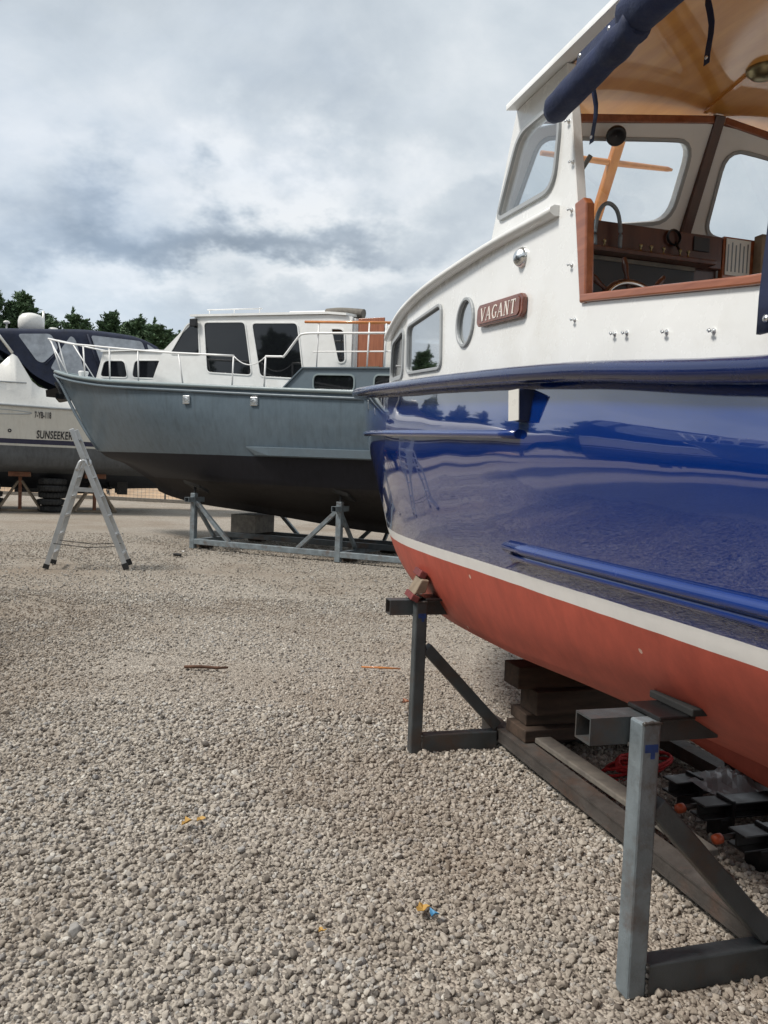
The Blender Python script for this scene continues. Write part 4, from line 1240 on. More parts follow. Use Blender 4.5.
# cabin fronts, roofs
MB().hexa([(5.90, -0.9, 2.88), (5.90, 0.9, 2.88), (5.85, 0.9, 2.88), (5.85, -0.9, 2.88), (5.62, -0.9, 3.70), (5.62, 0.9, 3.70), (5.57, 0.9, 3.70), (5.57, -0.9, 3.70)]).build('fore_cabin_front', M['white'], gb)
def cab_roof(edge, w, camber, th, nm, ov):
    r_, b_ = [], []
    for s, z in edge:
        r_.append([(s, (w + ov) * k / 6, z + camber * (1 - (k / 6) ** 2) + th) for k in range(-6, 7)])
        b_.append([(s, (w + ov) * k / 6, z + camber * (1 - (k / 6) ** 2)) for k in range(-6, 7)])
    m_ = MB().grid(r_).grid(b_).grid([r_[0], b_[0]], False).grid([r_[-1], b_[-1]], False).grid([[q[0] for q in r_], [q[0] for q in b_]], False).grid([[q[-1] for q in r_], [q[-1] for q in b_]], False)
    return m_.build(nm, M['white'], gb)
cab_roof([(5.66, 3.705), (5.0, 3.70), (3.9, 3.665)], 0.9, 0.06, 0.03, 'fore_cabin_roof', 0.03)
cab_roof([(3.30, 4.255), (2.5, 4.235), (1.2, 4.20), (0.4, 4.178), (0.05, 4.14)], 1.1, 0.07, 0.04, 'cabin_roof', 0.04)
hw = [rpoly([(0.12, 0.1), (1.04, 0.1), (1.04, 0.86), (0.16, 0.80)], 0.08), rpoly([(1.16, 0.1), (2.08, 0.1), (2.04, 0.80), (1.16, 0.86)], 0.08)]
fo, fax = Vector((3.97, 1.10, 3.63)), Vector((0, -1, 0))
fay = Vector((3.20 - 3.97, 0, 4.255 - 3.63)); fl = fay.length; fay.normalize()
fth = Vector((-fay.z, 0, fay.x)) * 0.04
MB().panel([(0, 0), (2.2, 0), (2.2, fl), (1.1, fl + 0.06), (0, fl)], hw, fo, fax, fay, fth).build('windscreen', M['white'], gb)
for h in hw: window(h, fo, fax, fay, fth, gb, M['white'], M['dark_glass'], 0.02, name='windscreen_pane')
MB().box(-0.09, -0.055, -1.06, 1.06, 2.75, 4.10).build('aft_bulkhead', M['white'], gb)
dr = MB().box(-0.60, -0.12, 0.98, 1.02, 3.02, 4.10).build('cabin_door', M['door_wood'], gb, 0.006)
MB().box(-0.54, -0.18, 1.021, 1.027, 3.1, 3.3).build('door_panel', M['pale_timber'], dr)
MB().tube(catmull([(0.66, 0.7, 4.285), (0.4, 0.72, 4.285), (0.1, 0.7, 4.26), (-0.06, 0.7, 4.24)], 5), 0.08, 10).build('rolled_cover', M['grey_wood'], gb)
MB().hexa([(1.75, -0.5, 4.28), (1.75, 0.55, 4.28), (0.45, 0.55, 4.25), (0.45, -0.5, 4.25), (1.55, -0.45, 4.40), (1.55, 0.5, 4.40), (0.50, 0.5, 4.37), (0.50, -0.45, 4.37)]).build('roof_hatch', M['white'], gb, 0.02)
rr = MB().tube([(3.05, 0.95, 4.40), (1.85, 0.95, 4.37)], 0.012, 6)
for s in (3.0, 2.45, 1.9): rr.tube([(s, 0.95, 4.25), (s, 0.95, 4.39)], 0.010, 6)
rr.build('roof_grab_rail', M['rail_white'], gb)
MB().box(3.12, 3.27, 1.135, 1.19, 4.07, 4.21).build('navigation_light', M['black_plastic'], gb, 0.01)
# rails: bow pulpit, side rails with stanchions, aft rail
def rail_pts(sg): 
    P = [(7.93, sg * 0.10, 4.16), (7.72, sg * 0.32, 4.12), (7.0, sg * (g_gun(7.0) - 0.06), 3.98), (6.0, sg * (g_gun(6.0) - 0.06), 3.84), (4.9, sg * (g_gun(4.9) - 0.07), 3.70), (3.6, sg * 1.50, 3.56), (2.02, sg * 1.53, 3.455)]
    return catmull(P, 4)
pul = MB()
for sg in (1, -1):
    pul.tube(rail_pts(sg), 0.019, 8)
pul.tube([(7.93, 0.10, 4.16), (7.96, 0, 4.165), (7.93, -0.10, 4.16)], 0.019, 8)
def low(s, sg): return (s, sg * (g_gun(s) - 0.07), gz_(s))
for sg in (1, -1):
    for sb, st in ((7.62, 7.92), (7.1, 7.72), (6.15, 6.2), (5.15, 5.15), (4.25, 4.25), (3.1, 3.1), (2.02, 2.02)):
        P = rail_pts(sg)
        q = min(P, key=lambda v: abs(v.x - st))
        pul.tube([low(sb, sg), q], 0.015, 6)
pul.build('bow_rail', M['rail_white'], gb)
for sg in (1, -1):
    ch = [Vector((2.02, sg * 1.53, 3.455)).lerp(Vector((1.36, sg * 1.53, 3.43)), k / 10) - Vector((0, 0, 0.15 * (1 - (k / 5 - 1) ** 2))) for k in range(11)]
    MB().tube(ch, 0.009, 6).build('gangway_chain', M['rail_white'], gb)
    ar = MB().tube(catmull([(1.36, sg * 1.53, 3.43), (1.05, sg * 1.53, 3.42), (0.98, sg * 1.53, 3.44), (0.72, sg * 1.53, 3.74), (0.64, sg * 1.53, 3.78), (0.5, sg * 1.53, 3.79)], 4) + [Vector((-3.4, sg * 1.45, 3.68))], 0.019, 8)
    ar.tube([low(1.36, sg), (1.36, sg * 1.53, 3.43)], 0.016, 6)
    ar.tube([(0.45, sg * 1.5, 3.49), (-3.4, sg * 1.43, 3.42)], 0.012, 6)
    for s, top in ((0.38, 3.98), (-0.55, 3.93), (-0.85, 3.90), (-1.6, 3.7), (-2.5, 3.68)):
        ar.tube([(s, sg * 1.5, 3.18), (s - 0.02, sg * 1.5, top)], 0.013, 6)
    ar.build('aft_rail', M['rail_white'], gb)
    MB().tube([(0.62, sg * 1.5, 3.985), (-1.1, sg * 1.47, 3.905)], 0.024, 8, sx=1.4).build('teak_handrail', M['mast_wood'], gb)
# anchor in the stem roller, windlass
an = MB().bar((7.86, 0.0, 3.22), (7.62, 0.05, 2.93), 0.05, 0.05)
an.hexa([(7.60, -0.22, 2.96), (7.60, 0.24, 2.96), (7.78, 0.05, 2.86), (7.78, -0.03, 2.86), (7.56, -0.26, 2.86), (7.56, 0.28, 2.84), (7.72, 0.04, 2.78), (7.72, -0.02, 2.78)])
an.hexa([(7.60, 0.14, 2.86), (7.86, 0.26, 2.88), (7.84, 0.30, 3.02), (7.62, 0.22, 3.08), (7.58, 0.12, 2.86), (7.84, 0.24, 2.88), (7.82, 0.28, 3.02), (7.60, 0.20, 3.08)])
an.build('anchor', M['black_steel'], gb)
MB().lathe([(0.10, 0), (0.11, 0.05), (0.09, 0.14), (0.11, 0.2), (0.10, 0.23), (0.001, 0.24)], (7.0, 0.05, 3.22), (0, 0, 1), 16).build('windlass', M['white'], gb)
MB().tube([(5.0, 0.2, 3.78), (4.6, 0.2, 3.78), (4.6, 0.5, 3.78), (5.0, 0.5, 3.78)], 0.012, 6, closed=True).build('deck_hatch_rail', M['rail_white'], gb)
# its galvanised cradle
gcd = empty('boat_cradle', GREY_C, GREY_R)
tag(gcd, 'galvanised steel cradle with diagonal braces under the grey boat', 'boat cradle')
for sg in (1, -1):
    MB().box(-3.4, 3.04 + 0.05, sg * 1.2 - 0.045, sg * 1.2 + 0.045, 0.08, 0.18).build('base_beam', M['galv'], gcd, 0.008)
    MB().box(-3.3, 3.2, sg * 0.35 - 0.045, sg * 0.35 + 0.045, 0.17, 0.27).build('keel_beam', M['dark_steel'], gcd, 0.008)
for s in (3.04, 0.0, -3.2):
    MB().box(s - 0.048, s + 0.048, -1.15, 1.15, 0.078, 0.168).build('cross_beam', M['galv'], gcd, 0.008)
    for sg in (1, -1):
        MB().box(s - 0.05, s + 0.05, sg * 1.2 - 0.05, sg * 1.2 + 0.05, 0.0 if s else -0.0, 1.02).build('post', M['galv'], gcd, 0.008)
        k = -1 if s > 1 else 1
        MB().bar((s + 0.05 * k, sg * 1.2, 0.86), (s + 0.80 * k, sg * 1.2, 0.17), 0.07, 0.07).build('brace', M['galv'], gcd, 0.006)
        MB().bar((s, sg * 1.16, 0.82), (s, sg * 0.55, 0.16), 0.06, 0.06).build('brace', M['galv'], gcd, 0.006)
        MB().hollow((s - 0.0, sg * 1.42, 0.90), (s - 0.0, sg * 0.95, 0.90), 0.09, 0.09).build('socket_tube', M['galv'], gcd)
        pd = MB().hexa([(s + 0.18, sg * 1.28, 1.20), (s - 0.20, sg * 1.30, 1.12), (s - 0.20, sg * 1.02, 1.02), (s + 0.18, sg * 1.0, 1.08), (s + 0.18, sg * 1.31, 1.26), (s - 0.20, sg * 1.33, 1.18), (s - 0.20, sg * 1.04, 1.08), (s + 0.18, sg * 1.02, 1.14)]).tube([(s, sg * 1.2, 0.9), (s, sg * 1.18, 1.15)], 0.025, 8).build('swivel_pad', M['rubber'], gcd)
        MB().box(s - 0.16, s + 0.16, sg * 0.9 - 0.1, sg * 0.9 + 0.1, 0.0, 0.077).build('foot_block', M['timber'], gcd)
def block(nm, root_c, root_r, lx, ly, z0, dims, rz, mm, label, cat='timber block', group=None, bevel=0.006):
    c, s_ = math.cos(root_r), math.sin(root_r)
    x = root_c[0] + lx * c - ly * s_; y = root_c[1] + lx * s_ + ly * c
    a, b, h = dims
    o = MB().box(-a / 2, a / 2, -b / 2, b / 2, 0, h).build(nm, mm, None, bevel)
    o.location = (x, y, z0); o.rotation_euler = (0, 0, root_r + rz)
    return tag(o, label, cat, group)
block('keel_block', GREY_C, GREY_R, 2.55, 0.0, 0.272, (0.55, 0.7, 0.345), 0.03, M['grey_wood'], 'square grey timber block wedged between the grey boat keel and its cradle')

# ================================================================== CREAM CRUISER WITH BLUE CAMPER CANVAS
CR_C, CR_R = (-8.43, 24.38, 0), math.atan2(-0.37, -0.93)
wb = empty('sports_cruiser', CR_C, CR_R)
tag(wb, 'cream sports cruiser with navy camper canvas and white radar dome, propped on wooden trestles', 'boat')
wz = pch([-1.6, 2, 5, 8, 10.5], [2.88, 2.92, 2.98, 3.1, 3.3])
w_gun = beam(1.76, 4.0, 10.5, 2.2, 0.95, 0, -1.6)
wk = pch([-1.6, 2, 5, 7, 8.6], [0.72, 0.62, 0.7, 0.95, 1.4])
wc_ = pch([-1.6, 2, 5, 8, 9.2], [1.32, 1.3, 1.4, 1.75, 2.1])
wlv = [(w_gun, 10.5, wz), (beam(1.73, 3.8, 10.2, 2.2, 0.95, 0, -1.6), 10.2, lambda s: wz(s) - 0.25),
       (beam(1.66, 3.4, 9.7, 2.1, 0.95, 0, -1.6), 9.7, lambda s: 2.2 + 0.02 * max(0, s - 5)),
       (beam(1.58, 3.0, 9.2, 2.0, 0.95, 0, -1.6), 9.2, wc_),
       (beam(0.8, 2.5, 8.8, 2.0, 0.95, 0, -1.6), 8.8, lambda s: (wc_(s) + wk(s)) / 2),
       (beam(0.04, 2.5, 8.6, 2.0, 0.95, 0, -1.6), 8.6, wk)]
rows = hull_mesh(wlv, -1.6, lambda u: u, 44, 3, hard=(3,))
hm = MB().grid(rows); hm.add(rows[0], [tuple(range(len(rows[0])))])
hm.build('hull', M['cruiser_hull'], wb)
g = [(s, w_gun(s) + 0.01, wz(s)) for s in [-1.6 + 12.1 * k / 40 for k in range(41)]]
g += [(x, -y, z) for x, y, z in g[::-1][1:]]
MB().tube(g, 0.035, 8).build('rub_rail', M['grey_trim'], wb)
# moulded topsides: outline of the side, closed across the boat
prof = [(-1.6, 3.0), (-0.4, 3.1), (0.55, 3.16), (1.15, 3.29), (1.95, 3.50), (2.12, 3.64), (2.50, 4.28), (2.62, 4.36), (2.74, 4.24), (2.95, 4.02), (4.5, 3.98), (6.2, 3.85), (8.0, 3.55), (9.5, 3.38), (10.4, 3.31)]
rt = []
for s, z in prof:
    wd = max(w_gun(s) - 0.04, 0.01)
    inn = min(wd - 0.005, 1.46) if s < 8 else wd * 0.9
    zb = wz(s) - 0.02
    h = z - zb
    rt.append([(s, wd, zb), (s, wd - 0.10 * h / 1.3, zb + h * 0.3), (s, wd * 0.25 + inn * 0.75 - 0.02, z - 0.03), (s, inn - 0.06, z), (s, inn * 0.5, z - 0.02), (s, 0, z - 0.01)])
full = [r + [(x, -y, zz) for x, y, zz in r[::-1][1:]] for r in rt]
MB().grid(full).build('topsides', M['gel'], wb)
for sg in (1, -1):
    MB().tube([(2.25, sg * 1.60, 3.56), (4.8, sg * 1.60, 3.56)], 0.018, 6).build('groove_strip', M['grey_trim'], wb)
    hs_ = [(x, sg * (1.752 if sg else 0), z) for x, z in circ(4.4, 2.74, 2.3, 0.085, 40)]
    MB().tube([(x, sg * (1.725 + (0.012 if z > 2.7 else 0.0)), z) for x, _, z in hs_], 0.016, 6, closed=True).build('hull_moulding', M['grey_trim'], wb)
    for s, z in ((3.4, 2.35), (2.65, 2.24), (0.06, 2.13), (0.35, 2.27)):
        MB().lathe([(0.05, 0), (0.05, 0.02), (0.025, 0.025), (0.02, 0.01)], (s, sg * 1.655, z), (0, sg, 0), 12).build('skin_fitting', M['black_plastic'], wb)
# lettering on the hull side
def side_y(z):  # topside half beam near the stern at height z
    return 1.66 + (z - 2.2) / (2.65 - 2.2) * 0.07 if z < 2.65 else 1.73
ta = Vector((-1, 0, 0)); tu = Vector((0, 0.07, 0.45)).normalized()
text_mesh('SUNSEEKER', 0.31, (1.98, side_y(2.06) + 0.014, 2.065), ta, tu, M['ink'], 'hull_name', wb, 0.004, 0.006, 0.1, 0.54)
text_mesh('7-YB-118', 0.245, (2.03, side_y(2.62) + 0.016, 2.62), ta, (0, 0.03, 0.25), M['ink'], 'registration', wb, 0.004, 0.004, 0, 0.42)
# windscreen and its side wing
MB().tube([(2.62, 1.46, 4.36), (3.0, 1.42, 4.86), (3.35, 1.38, 5.0)], 0.04, 6).build('windscreen_frame', M['gel'], wb)
MB().hexa([(2.85, 1.45, 4.15), (2.85, 1.41, 4.15), (4.6, 1.41, 4.02), (4.6, 1.45, 4.02), (3.25, 1.38, 4.78), (3.25, 1.34, 4.78), (4.0, 1.30, 4.5), (4.0, 1.34, 4.5)]).build('side_screen', M['dark_glass'], wb)
MB().hexa([(4.6, -1.4, 4.02), (4.6, 1.4, 4.02), (4.55, 1.4, 4.02), (4.55, -1.4, 4.02), (3.4, -1.25, 4.95), (3.4, 1.25, 4.95), (3.36, 1.25, 4.95), (3.36, -1.25, 4.95)]).build('windscreen', M['dark_glass'], wb)
# camper canvas: sides leaning in, top cambered
topz = pch([-1.75, -1.5, -1.2, -0.4, 0.65, 1.7, 3.0, 3.6], [3.9, 4.55, 4.93, 5.18, 5.22, 5.14, 5.03, 4.95])
botz = pch([-1.75, 0.5, 1.19, 2.05, 2.43, 2.95, 3.6], [3.02, 3.18, 3.42, 3.80, 4.14, 4.44, 4.80])
def can_y(z): return 1.475 - 0.115 * (z - 3.4)
def canvas_row(s):
    b, t_ = botz(s), topz(s)
    r = [(s, can_y(b + (t_ - 0.1 - b) * k / 8), b + (t_ - 0.1 - b) * k / 8) for k in range(9)]
    ye = can_y(t_ - 0.1)
    r += [(s, ye - 0.05, t_ - 0.03), (s, ye * 0.8, t_ + 0.02), (s, ye * 0.4, t_ + 0.07), (s, 0, t_ + 0.085)]
    return r + [(x, -y, z) for x, y, z in r[::-1][1:]]
cs = [canvas_row(-1.75 + 5.35 * k / 60) for k in range(61)]
cvs = MB().grid(cs).build('camper_canvas', M['canopy'], wb)
def vinyl(poly, r=0.06):
    P = rpoly(poly, r)
    for sg in (1, -1):
        MB().prism([(a, sg * (can_y(b) + 0.006), b) for a, b in P], (0, sg * 0.004, 0)).build('clear_window', M['vinyl'], cvs)
vinyl([(2.52, 4.91), (1.66, 5.0), (1.45, 4.60), (1.84, 4.16), (2.0, 4.2)], 0.12)
vinyl([(1.38, 4.62), (1.14, 5.0), (1.02, 4.9), (0.78, 4.05), (0.80, 3.70), (1.66, 4.02)], 0.08)
vinyl([(0.62, 5.06), (-0.78, 5.02), (-0.98, 4.45), (-0.95, 3.9), (0.2, 3.8), (0.38, 4.4)], 0.10)
vinyl([(-0.92, 4.96), (-1.16, 4.82), (-1.4, 4.35), (-1.1, 4.3)], 0.05)
MB().tube([(1.42, can_y(4.6) + 0.012, 4.58), (1.78, can_y(4.1) + 0.012, 4.12)], 0.02, 6).tube([(0.70, can_y(5) + 0.012, 5.08), (0.28, can_y(4) + 0.014, 3.85)], 0.03, 6).build('canvas_seam', M['canopy'], cvs)
# radome, antennas on the arch
MB().lathe([(0.30, -0.05), (0.355, 0.02), (0.36, 0.20), (0.33, 0.32), (0.25, 0.40), (0.12, 0.44), (0.001, 0.45)], (2.22, 0, 5.27), (0, 0, 1), 28).build('radar_dome', M['gel'], wb)
MB().lathe([(0.025, 0), (0.025, 0.14), (0.085, 0.16), (0.09, 0.20), (0.05, 0.23), (0.001, 0.23)], (2.87, 0, 5.20), (0, 0, 1), 14).build('satellite_antenna', M['gel'], wb)
MB().lathe([(0.14, 0), (0.15, 0.05), (0.11, 0.10), (0.001, 0.115)], (1.62, 0, 5.25), (0, 0, 1), 18).build('small_dome', M['gel'], wb)
MB().tube([(1.9, -0.1, 5.2), (1.9, -0.1, 5.83)], 0.035, 8).build('light_mast', M['gel'], wb)
MB().tube([(1.40, 0, 5.22), (1.36, 0, 5.32), (1.28, 0, 5.32), (1.24, 0, 5.22)], 0.014, 6).build('horn', M['chrome'], wb)
# propellers and rudders under the stern
for sg in (1, -1):
    MB().tube([(1.2, sg * 0.55, 0.98), (0.0, sg * 0.55, 0.72)], 0.03, 8).build('propeller_shaft', M['black_steel'], wb)
    pr = MB().lathe([(0.05, -0.06), (0.06, 0.0), (0.04, 0.08), (0.001, 0.1)], (0.0, sg * 0.55, 0.72), (-1, 0, -0.2), 12)
    for k in range(4):
        a = k * PI / 2 + 0.5
        e, f = Vector((0, math.cos(a), math.sin(a))), Vector((0.25, -math.sin(a), math.cos(a)))
        c0 = Vector((0, sg * 0.55, 0.72))
        pr.prism([c0 + e * 0.04 - f * 0.03, c0 + e * 0.16 - f * 0.11, c0 + e * 0.25 - f * 0.05, c0 + e * 0.26 + f * 0.06, c0 + e * 0.14 + f * 0.09, c0 + e * 0.04 + f * 0.03], (0.012, 0, 0))
    pr.build('propeller', M['black_steel'], wb)
    MB().box(-0.52, -0.22, sg * 0.55 - 0.02, sg * 0.55 + 0.02, 0.52, 1.12).build('rudder', M['black_steel'], wb, 0.008)
MB().box(0.15, 2.6, -0.05, 0.05, 0.50, 0.72).build('skeg', M['black_steel'], wb)
# trestles
def trestle():
    t = empty('trestle')
    MB().box(-0.045, 0.045, -0.045, 0.045, 0.06, 0.98).build('post', M['rust_red'], t, 0.006)
    for a in (PI / 2 + 1.15, PI / 2 - 1.15, PI * 1.5 + 1.15, PI * 1.5 - 1.15):
        MB().bar((math.cos(a) * 0.05, math.sin(a) * 0.05, 0.86), (math.cos(a) * 0.62, math.sin(a) * 0.62, 0.04), 0.075, 0.05).build('leg', M['pale_timber'], t, 0.004)
    MB().box(-0.62, 0.62, -0.05, 0.05, 0.0, 0.058).build('ground_beam', M['pale_timber'], t, 0.004)
    MB().hexa([(-0.28, -0.2, 0.985), (0.30, -0.2, 0.985), (0.30, 0.2, 0.985), (-0.28, 0.2, 0.985), (-0.28, -0.2, 1.05), (0.30, -0.2, 1.05), (0.30, 0.2, 1.12), (-0.28, 0.2, 1.12)]).build('head_pad', M['rust_red'], t, 0.006)
    return t
tre = trestle()
spots = [(2.40, 1.0, 'rusty wooden trestle left of the ladder under the cream cruiser'), (0.42, 1.0, 'rusty wooden trestle seen between the ladder legs under the cream cruiser')]
for i, (s, t_, lb) in enumerate(spots):
    o = tre if i == 0 else copy_tree(tre)
    p_ = Matrix.Rotation(CR_R, 4, 'Z') @ Vector((s, t_, 0))
    o.location = (CR_C[0] + p_.x, CR_C[1] + p_.y, 0); o.rotation_euler = (0, 0, CR_R + 0.12 * i)
    tag(o, lb, 'trestle', 'trestles under the cream cruiser')
# stacked tyres under the keel
tyr = MB()
prof_ = [(0.20, 0.02), (0.24, 0.0), (0.335, 0.015), (0.37, 0.05), (0.375, 0.09), (0.36, 0.14), (0.33, 0.175), (0.24, 0.19), (0.20, 0.17), (0.19, 0.10), (0.20, 0.02)]
tyr.lathe(prof_, (0, 0, 0), (0, 0, 1), 26)
for k in range(26):
    a = 2 * PI * k / 26
    tyr.box(0, 0, 0, 0, 0, 0) if False else tyr.bar((0.365 * math.cos(a), 0.365 * math.sin(a), 0.03), (0.375 * math.cos(a + 0.06), 0.375 * math.sin(a + 0.06), 0.16), 0.05, 0.02, (math.cos(a), math.sin(a), 0))
ty = tyr.build('tyre', M['rubber'])
names5 = ['lowest', 'second from the ground', 'third and middle one', 'second from the top', 'topmost']
for st, (s, t_, n) in enumerate(((1.55, 1.12, 5), (3.25, 1.0, 4))):
    for k in range(n):
        o = ty if (st, k) == (0, 0) else ty.copy()
        if (st, k) != (0, 0): COL.objects.link(o)
        p_ = Matrix.Rotation(CR_R, 4, 'Z') @ Vector((s + rnd.uniform(-0.04, 0.04), t_ + rnd.uniform(-0.04, 0.04), 0))
        o.location = (CR_C[0] + p_.x, CR_C[1] + p_.y, 0.193 * k); o.rotation_euler = (0, 0, rnd.random() * 6)
        which = names5[k] if n == 5 else ['lowest', 'second from the ground', 'second from the top', 'topmost'][k]
        tag(o, 'black tyre, %s in the stack %s' % (which, 'right of the left trestle' if st == 0 else 'left of both trestles'), 'tyre', 'tyres stacked under the cream cruiser')

# ================================================================== LADDER
ld = empty('step_ladder', (-4.17, 11.65, 0), 0.22)
tag(ld, 'aluminium folding ladder standing open in front of the grey boat bow', 'ladder')
def ladder_side(foot, top, w0, w1, rungs, nm, mm=M['alu']):
    f, t_ = Vector(foot), Vector(top)
    m_ = MB()
    for sg in (1, -1):
        m_.bar(f + Vector((0, sg * w0 / 2, 0)), t_ + Vector((0, sg * w1 / 2, 0)), 0.03, 0.068, (1, 0, 0.2))
    sec = m_.build(nm, mm, ld, 0.006)
    for k in range(rungs):
        a = (k + 0.75) / (rungs + 0.3)
        c = f.lerp(t_, a); w = w0 + (w1 - w0) * a
        MB().bar(c - Vector((0, w / 2 - 0.01, 0)), c + Vector((0, w / 2 - 0.01, 0)), 0.05, 0.03).build('rung', mm, sec, 0.005)
    for sg in (1, -1):
        MB().bar(f + Vector((0, sg * w0 / 2, 0.0)), f.lerp(t_, 0.045) + Vector((0, sg * w0 / 2, 0)), 0.04, 0.08, (1, 0, 0.2)).build('foot', M['rubber'], sec)
    return sec
ladder_side((0.44, 0.0, 0.0), (-0.36, 0.02, 1.99), 0.52, 0.40, 7, 'front_section')
ladder_side((-0.66, 0.03, 0.0), (-0.26, 0.03, 1.44), 0.56, 0.42, 5, 'rear_section')
for sg in (1, -1):
    MB().tube(catmull([(-0.275, sg * 0.21 + 0.03, 1.40), (-0.23, sg * 0.21 + 0.03, 1.52), (-0.17, sg * 0.21 + 0.02, 1.545), (-0.15, sg * 0.21 + 0.02, 1.48)], 4), 0.032, 8).build('hinge', M['alu'], ld)
    MB().bar((-0.36, sg * 0.21 + 0.03, 1.13), (0.0, sg * 0.22 + 0.01, 1.12), 0.02, 0.045).build('spreader', M['alu'], ld)
    MB().tube([(-0.56, sg * 0.25, 0.36), (-0.1, sg * 0.25, 0.31), (0.31, sg * 0.24, 0.33)], 0.006, 5).build('strap', M['rubber'], ld)

# ================================================================== TIMBERS, RUNNERS AND LITTER AROUND THE BLUE BOAT
G1 = 'timbers packed under the blue boat keel'
block('timber_baulk', BLUE_C, BLUE_R, 2.02, 0.0, 0.40, (0.19, 0.96, 0.125), 0.0, M['timber'], 'topmost dark timber baulk directly under the red hull bottom', 'timber baulk', G1)
block('timber_baulk', BLUE_C, BLUE_R, 1.98, -0.03, 0.262, (0.20, 0.84, 0.135), 0.03, M['timber'], 'thick brown baulk, second from the top of the pile under the red hull', 'timber baulk', G1)
block('timber_plank', BLUE_C, BLUE_R, 2.02, -0.01, 0.192, (0.21, 0.86, 0.065), -0.02, M['timber'], 'thin plank between two thick baulks in the pile under the red hull', 'plank', G1)
block('timber_plank', BLUE_C, BLUE_R, 1.98, 0.0, 0.119, (0.24, 0.92, 0.07), 0.015, M['timber'], 'lowest plank of the pile, lying on the rusty cradle beam', 'plank', G1)
block('long_plank', BLUE_C, BLUE_R, 1.18, 0.335, 0.119, (1.35, 0.10, 0.03), 0.02, M['grey_wood'], 'long grey plank lying along the rusty cradle beam', 'plank')
def W(lx, ly, z=0.0):
    v = Matrix.Rotation(BLUE_R, 4, 'Z') @ Vector((lx, ly, 0))
    return Vector((BLUE_C[0] + v.x, BLUE_C[1] + v.y, z))
# black steel runners with orange end caps, lying crosswise
runs = [(0.875, -0.19, 0.17, 'black steel bar with an orange cap, farther of the two beside the near post'),
        (0.60, -0.16, 0.165, 'black steel bar with an orange cap, nearer of the two beside the near post'),
        (1.18, -0.25, 0.155, 'black steel bar lying farthest back under the hull, behind the red rope')]
for i, (s, t_, z, lb) in enumerate(runs):
    o = empty('steel_bar', W(s, t_, 0), BLUE_R + 0.03 * i)
    tag(o, lb, 'steel bar', 'black bars under the blue boat')
    MB().box(-0.05, 0.05, -0.95, 0.28, z - 0.07, z - 0.060).box(-0.05, 0.05, -0.95, 0.28, z - 0.010, z).box(-0.006, 0.006, -0.95, 0.28, z - 0.060, z - 0.010).build('bar', M['black_steel'], o, 0.003)
    for yy in (0.15, -0.7):
        MB().box(-0.045, 0.045, yy - 0.04, yy + 0.04, 0.0, z - 0.071).build('support_foot', M['black_steel'], o, 0.004)
    MB().box(-0.055, 0.055, 0.12, 0.14, 0.002, z + 0.012).build('bracket', M['black_steel'], o, 0.004)
    if i < 2:
        MB().tube([(0.03, 0.24, z - 0.03), (0.03, 0.33, z - 0.035)], 0.012, 8).build('bolt', M['dark_steel'], o)
        MB().lathe([(0.014, 0), (0.021, 0.005), (0.022, 0.024), (0.019, 0.04), (0.001, 0.043)], (0.03, 0.325, z - 0.035), (0, 1, -0.1), 14).build('end_cap', M['orange'], o)
for i, (s, t_, ln_) in enumerate(((0.78, -0.42, 0.9), (0.78, -0.80, 0.9))):
    o = MB().box(-ln_ / 2, ln_ / 2, -0.06, 0.06, 0.0, 0.012).box(-ln_ / 2, ln_ / 2, -0.06, -0.048, 0.012, 0.07).box(-ln_ / 2, ln_ / 2, 0.048, 0.06, 0.012, 0.07).build('steel_channel', M['black_steel'])
    o.location = W(s, t_, 0.173); o.rotation_euler = (0, 0, BLUE_R + 0.05)
    tag(o, 'black steel channel lying across the capped bars, %s the keel' % ('just this side of' if i == 0 else 'on the far side of'), 'steel channel', 'black bars under the blue boat')
# red rope hank
rp = MB()
pts = []
for k in range(120):
    a = k * 0.55
    rr = 0.075 + 0.03 * math.sin(k * 0.37)
    pts.append((rr * 1.9 * math.cos(a) + 0.03 * math.sin(k * 0.9), rr * math.sin(a), 0.045 + 0.035 * math.sin(k * 0.21) + 0.012 * math.cos(a * 1.7)))
ro = rp.tube(catmull(pts, 2), 0.0085, 6).build('rope', M['red_rope'])
ro.location = W(1.62, -0.10, 0.0); ro.rotation_euler = (0, 0, BLUE_R + 1.7)
tag(ro, 'tangled hank of red rope on the gravel behind the near cradle post', 'rope')
# crumpled clear sheet
m, nt, p = new_mat('clear_plastic_sheet')
p.inputs['Base Color'].default_value = (0.55, 0.57, 0.58, 1); p.inputs['Roughness'].default_value = 0.2; p.inputs['Alpha'].default_value = 0.55
cs_ = MB().grid([[(x * 0.032, y * 0.03, 0.0 + 0.06 * abs(noise.noise(Vector((x * 0.55, y * 0.6, 2)))) + 0.06 * max(0, 1 - abs(x) / 4) * max(0, 1 - abs(y) / 3)) for y in range(-4, 5)] for x in range(-5, 6)], smooth=False)
so_ = cs_.build('plastic_sheet', m)
so_.location = W(1.06, -0.24, 0.15); so_.rotation_euler = (0.1, -0.1, 0.5)
tag(so_, 'crumpled clear plastic sheet on the black bars under the hull', 'plastic sheet')

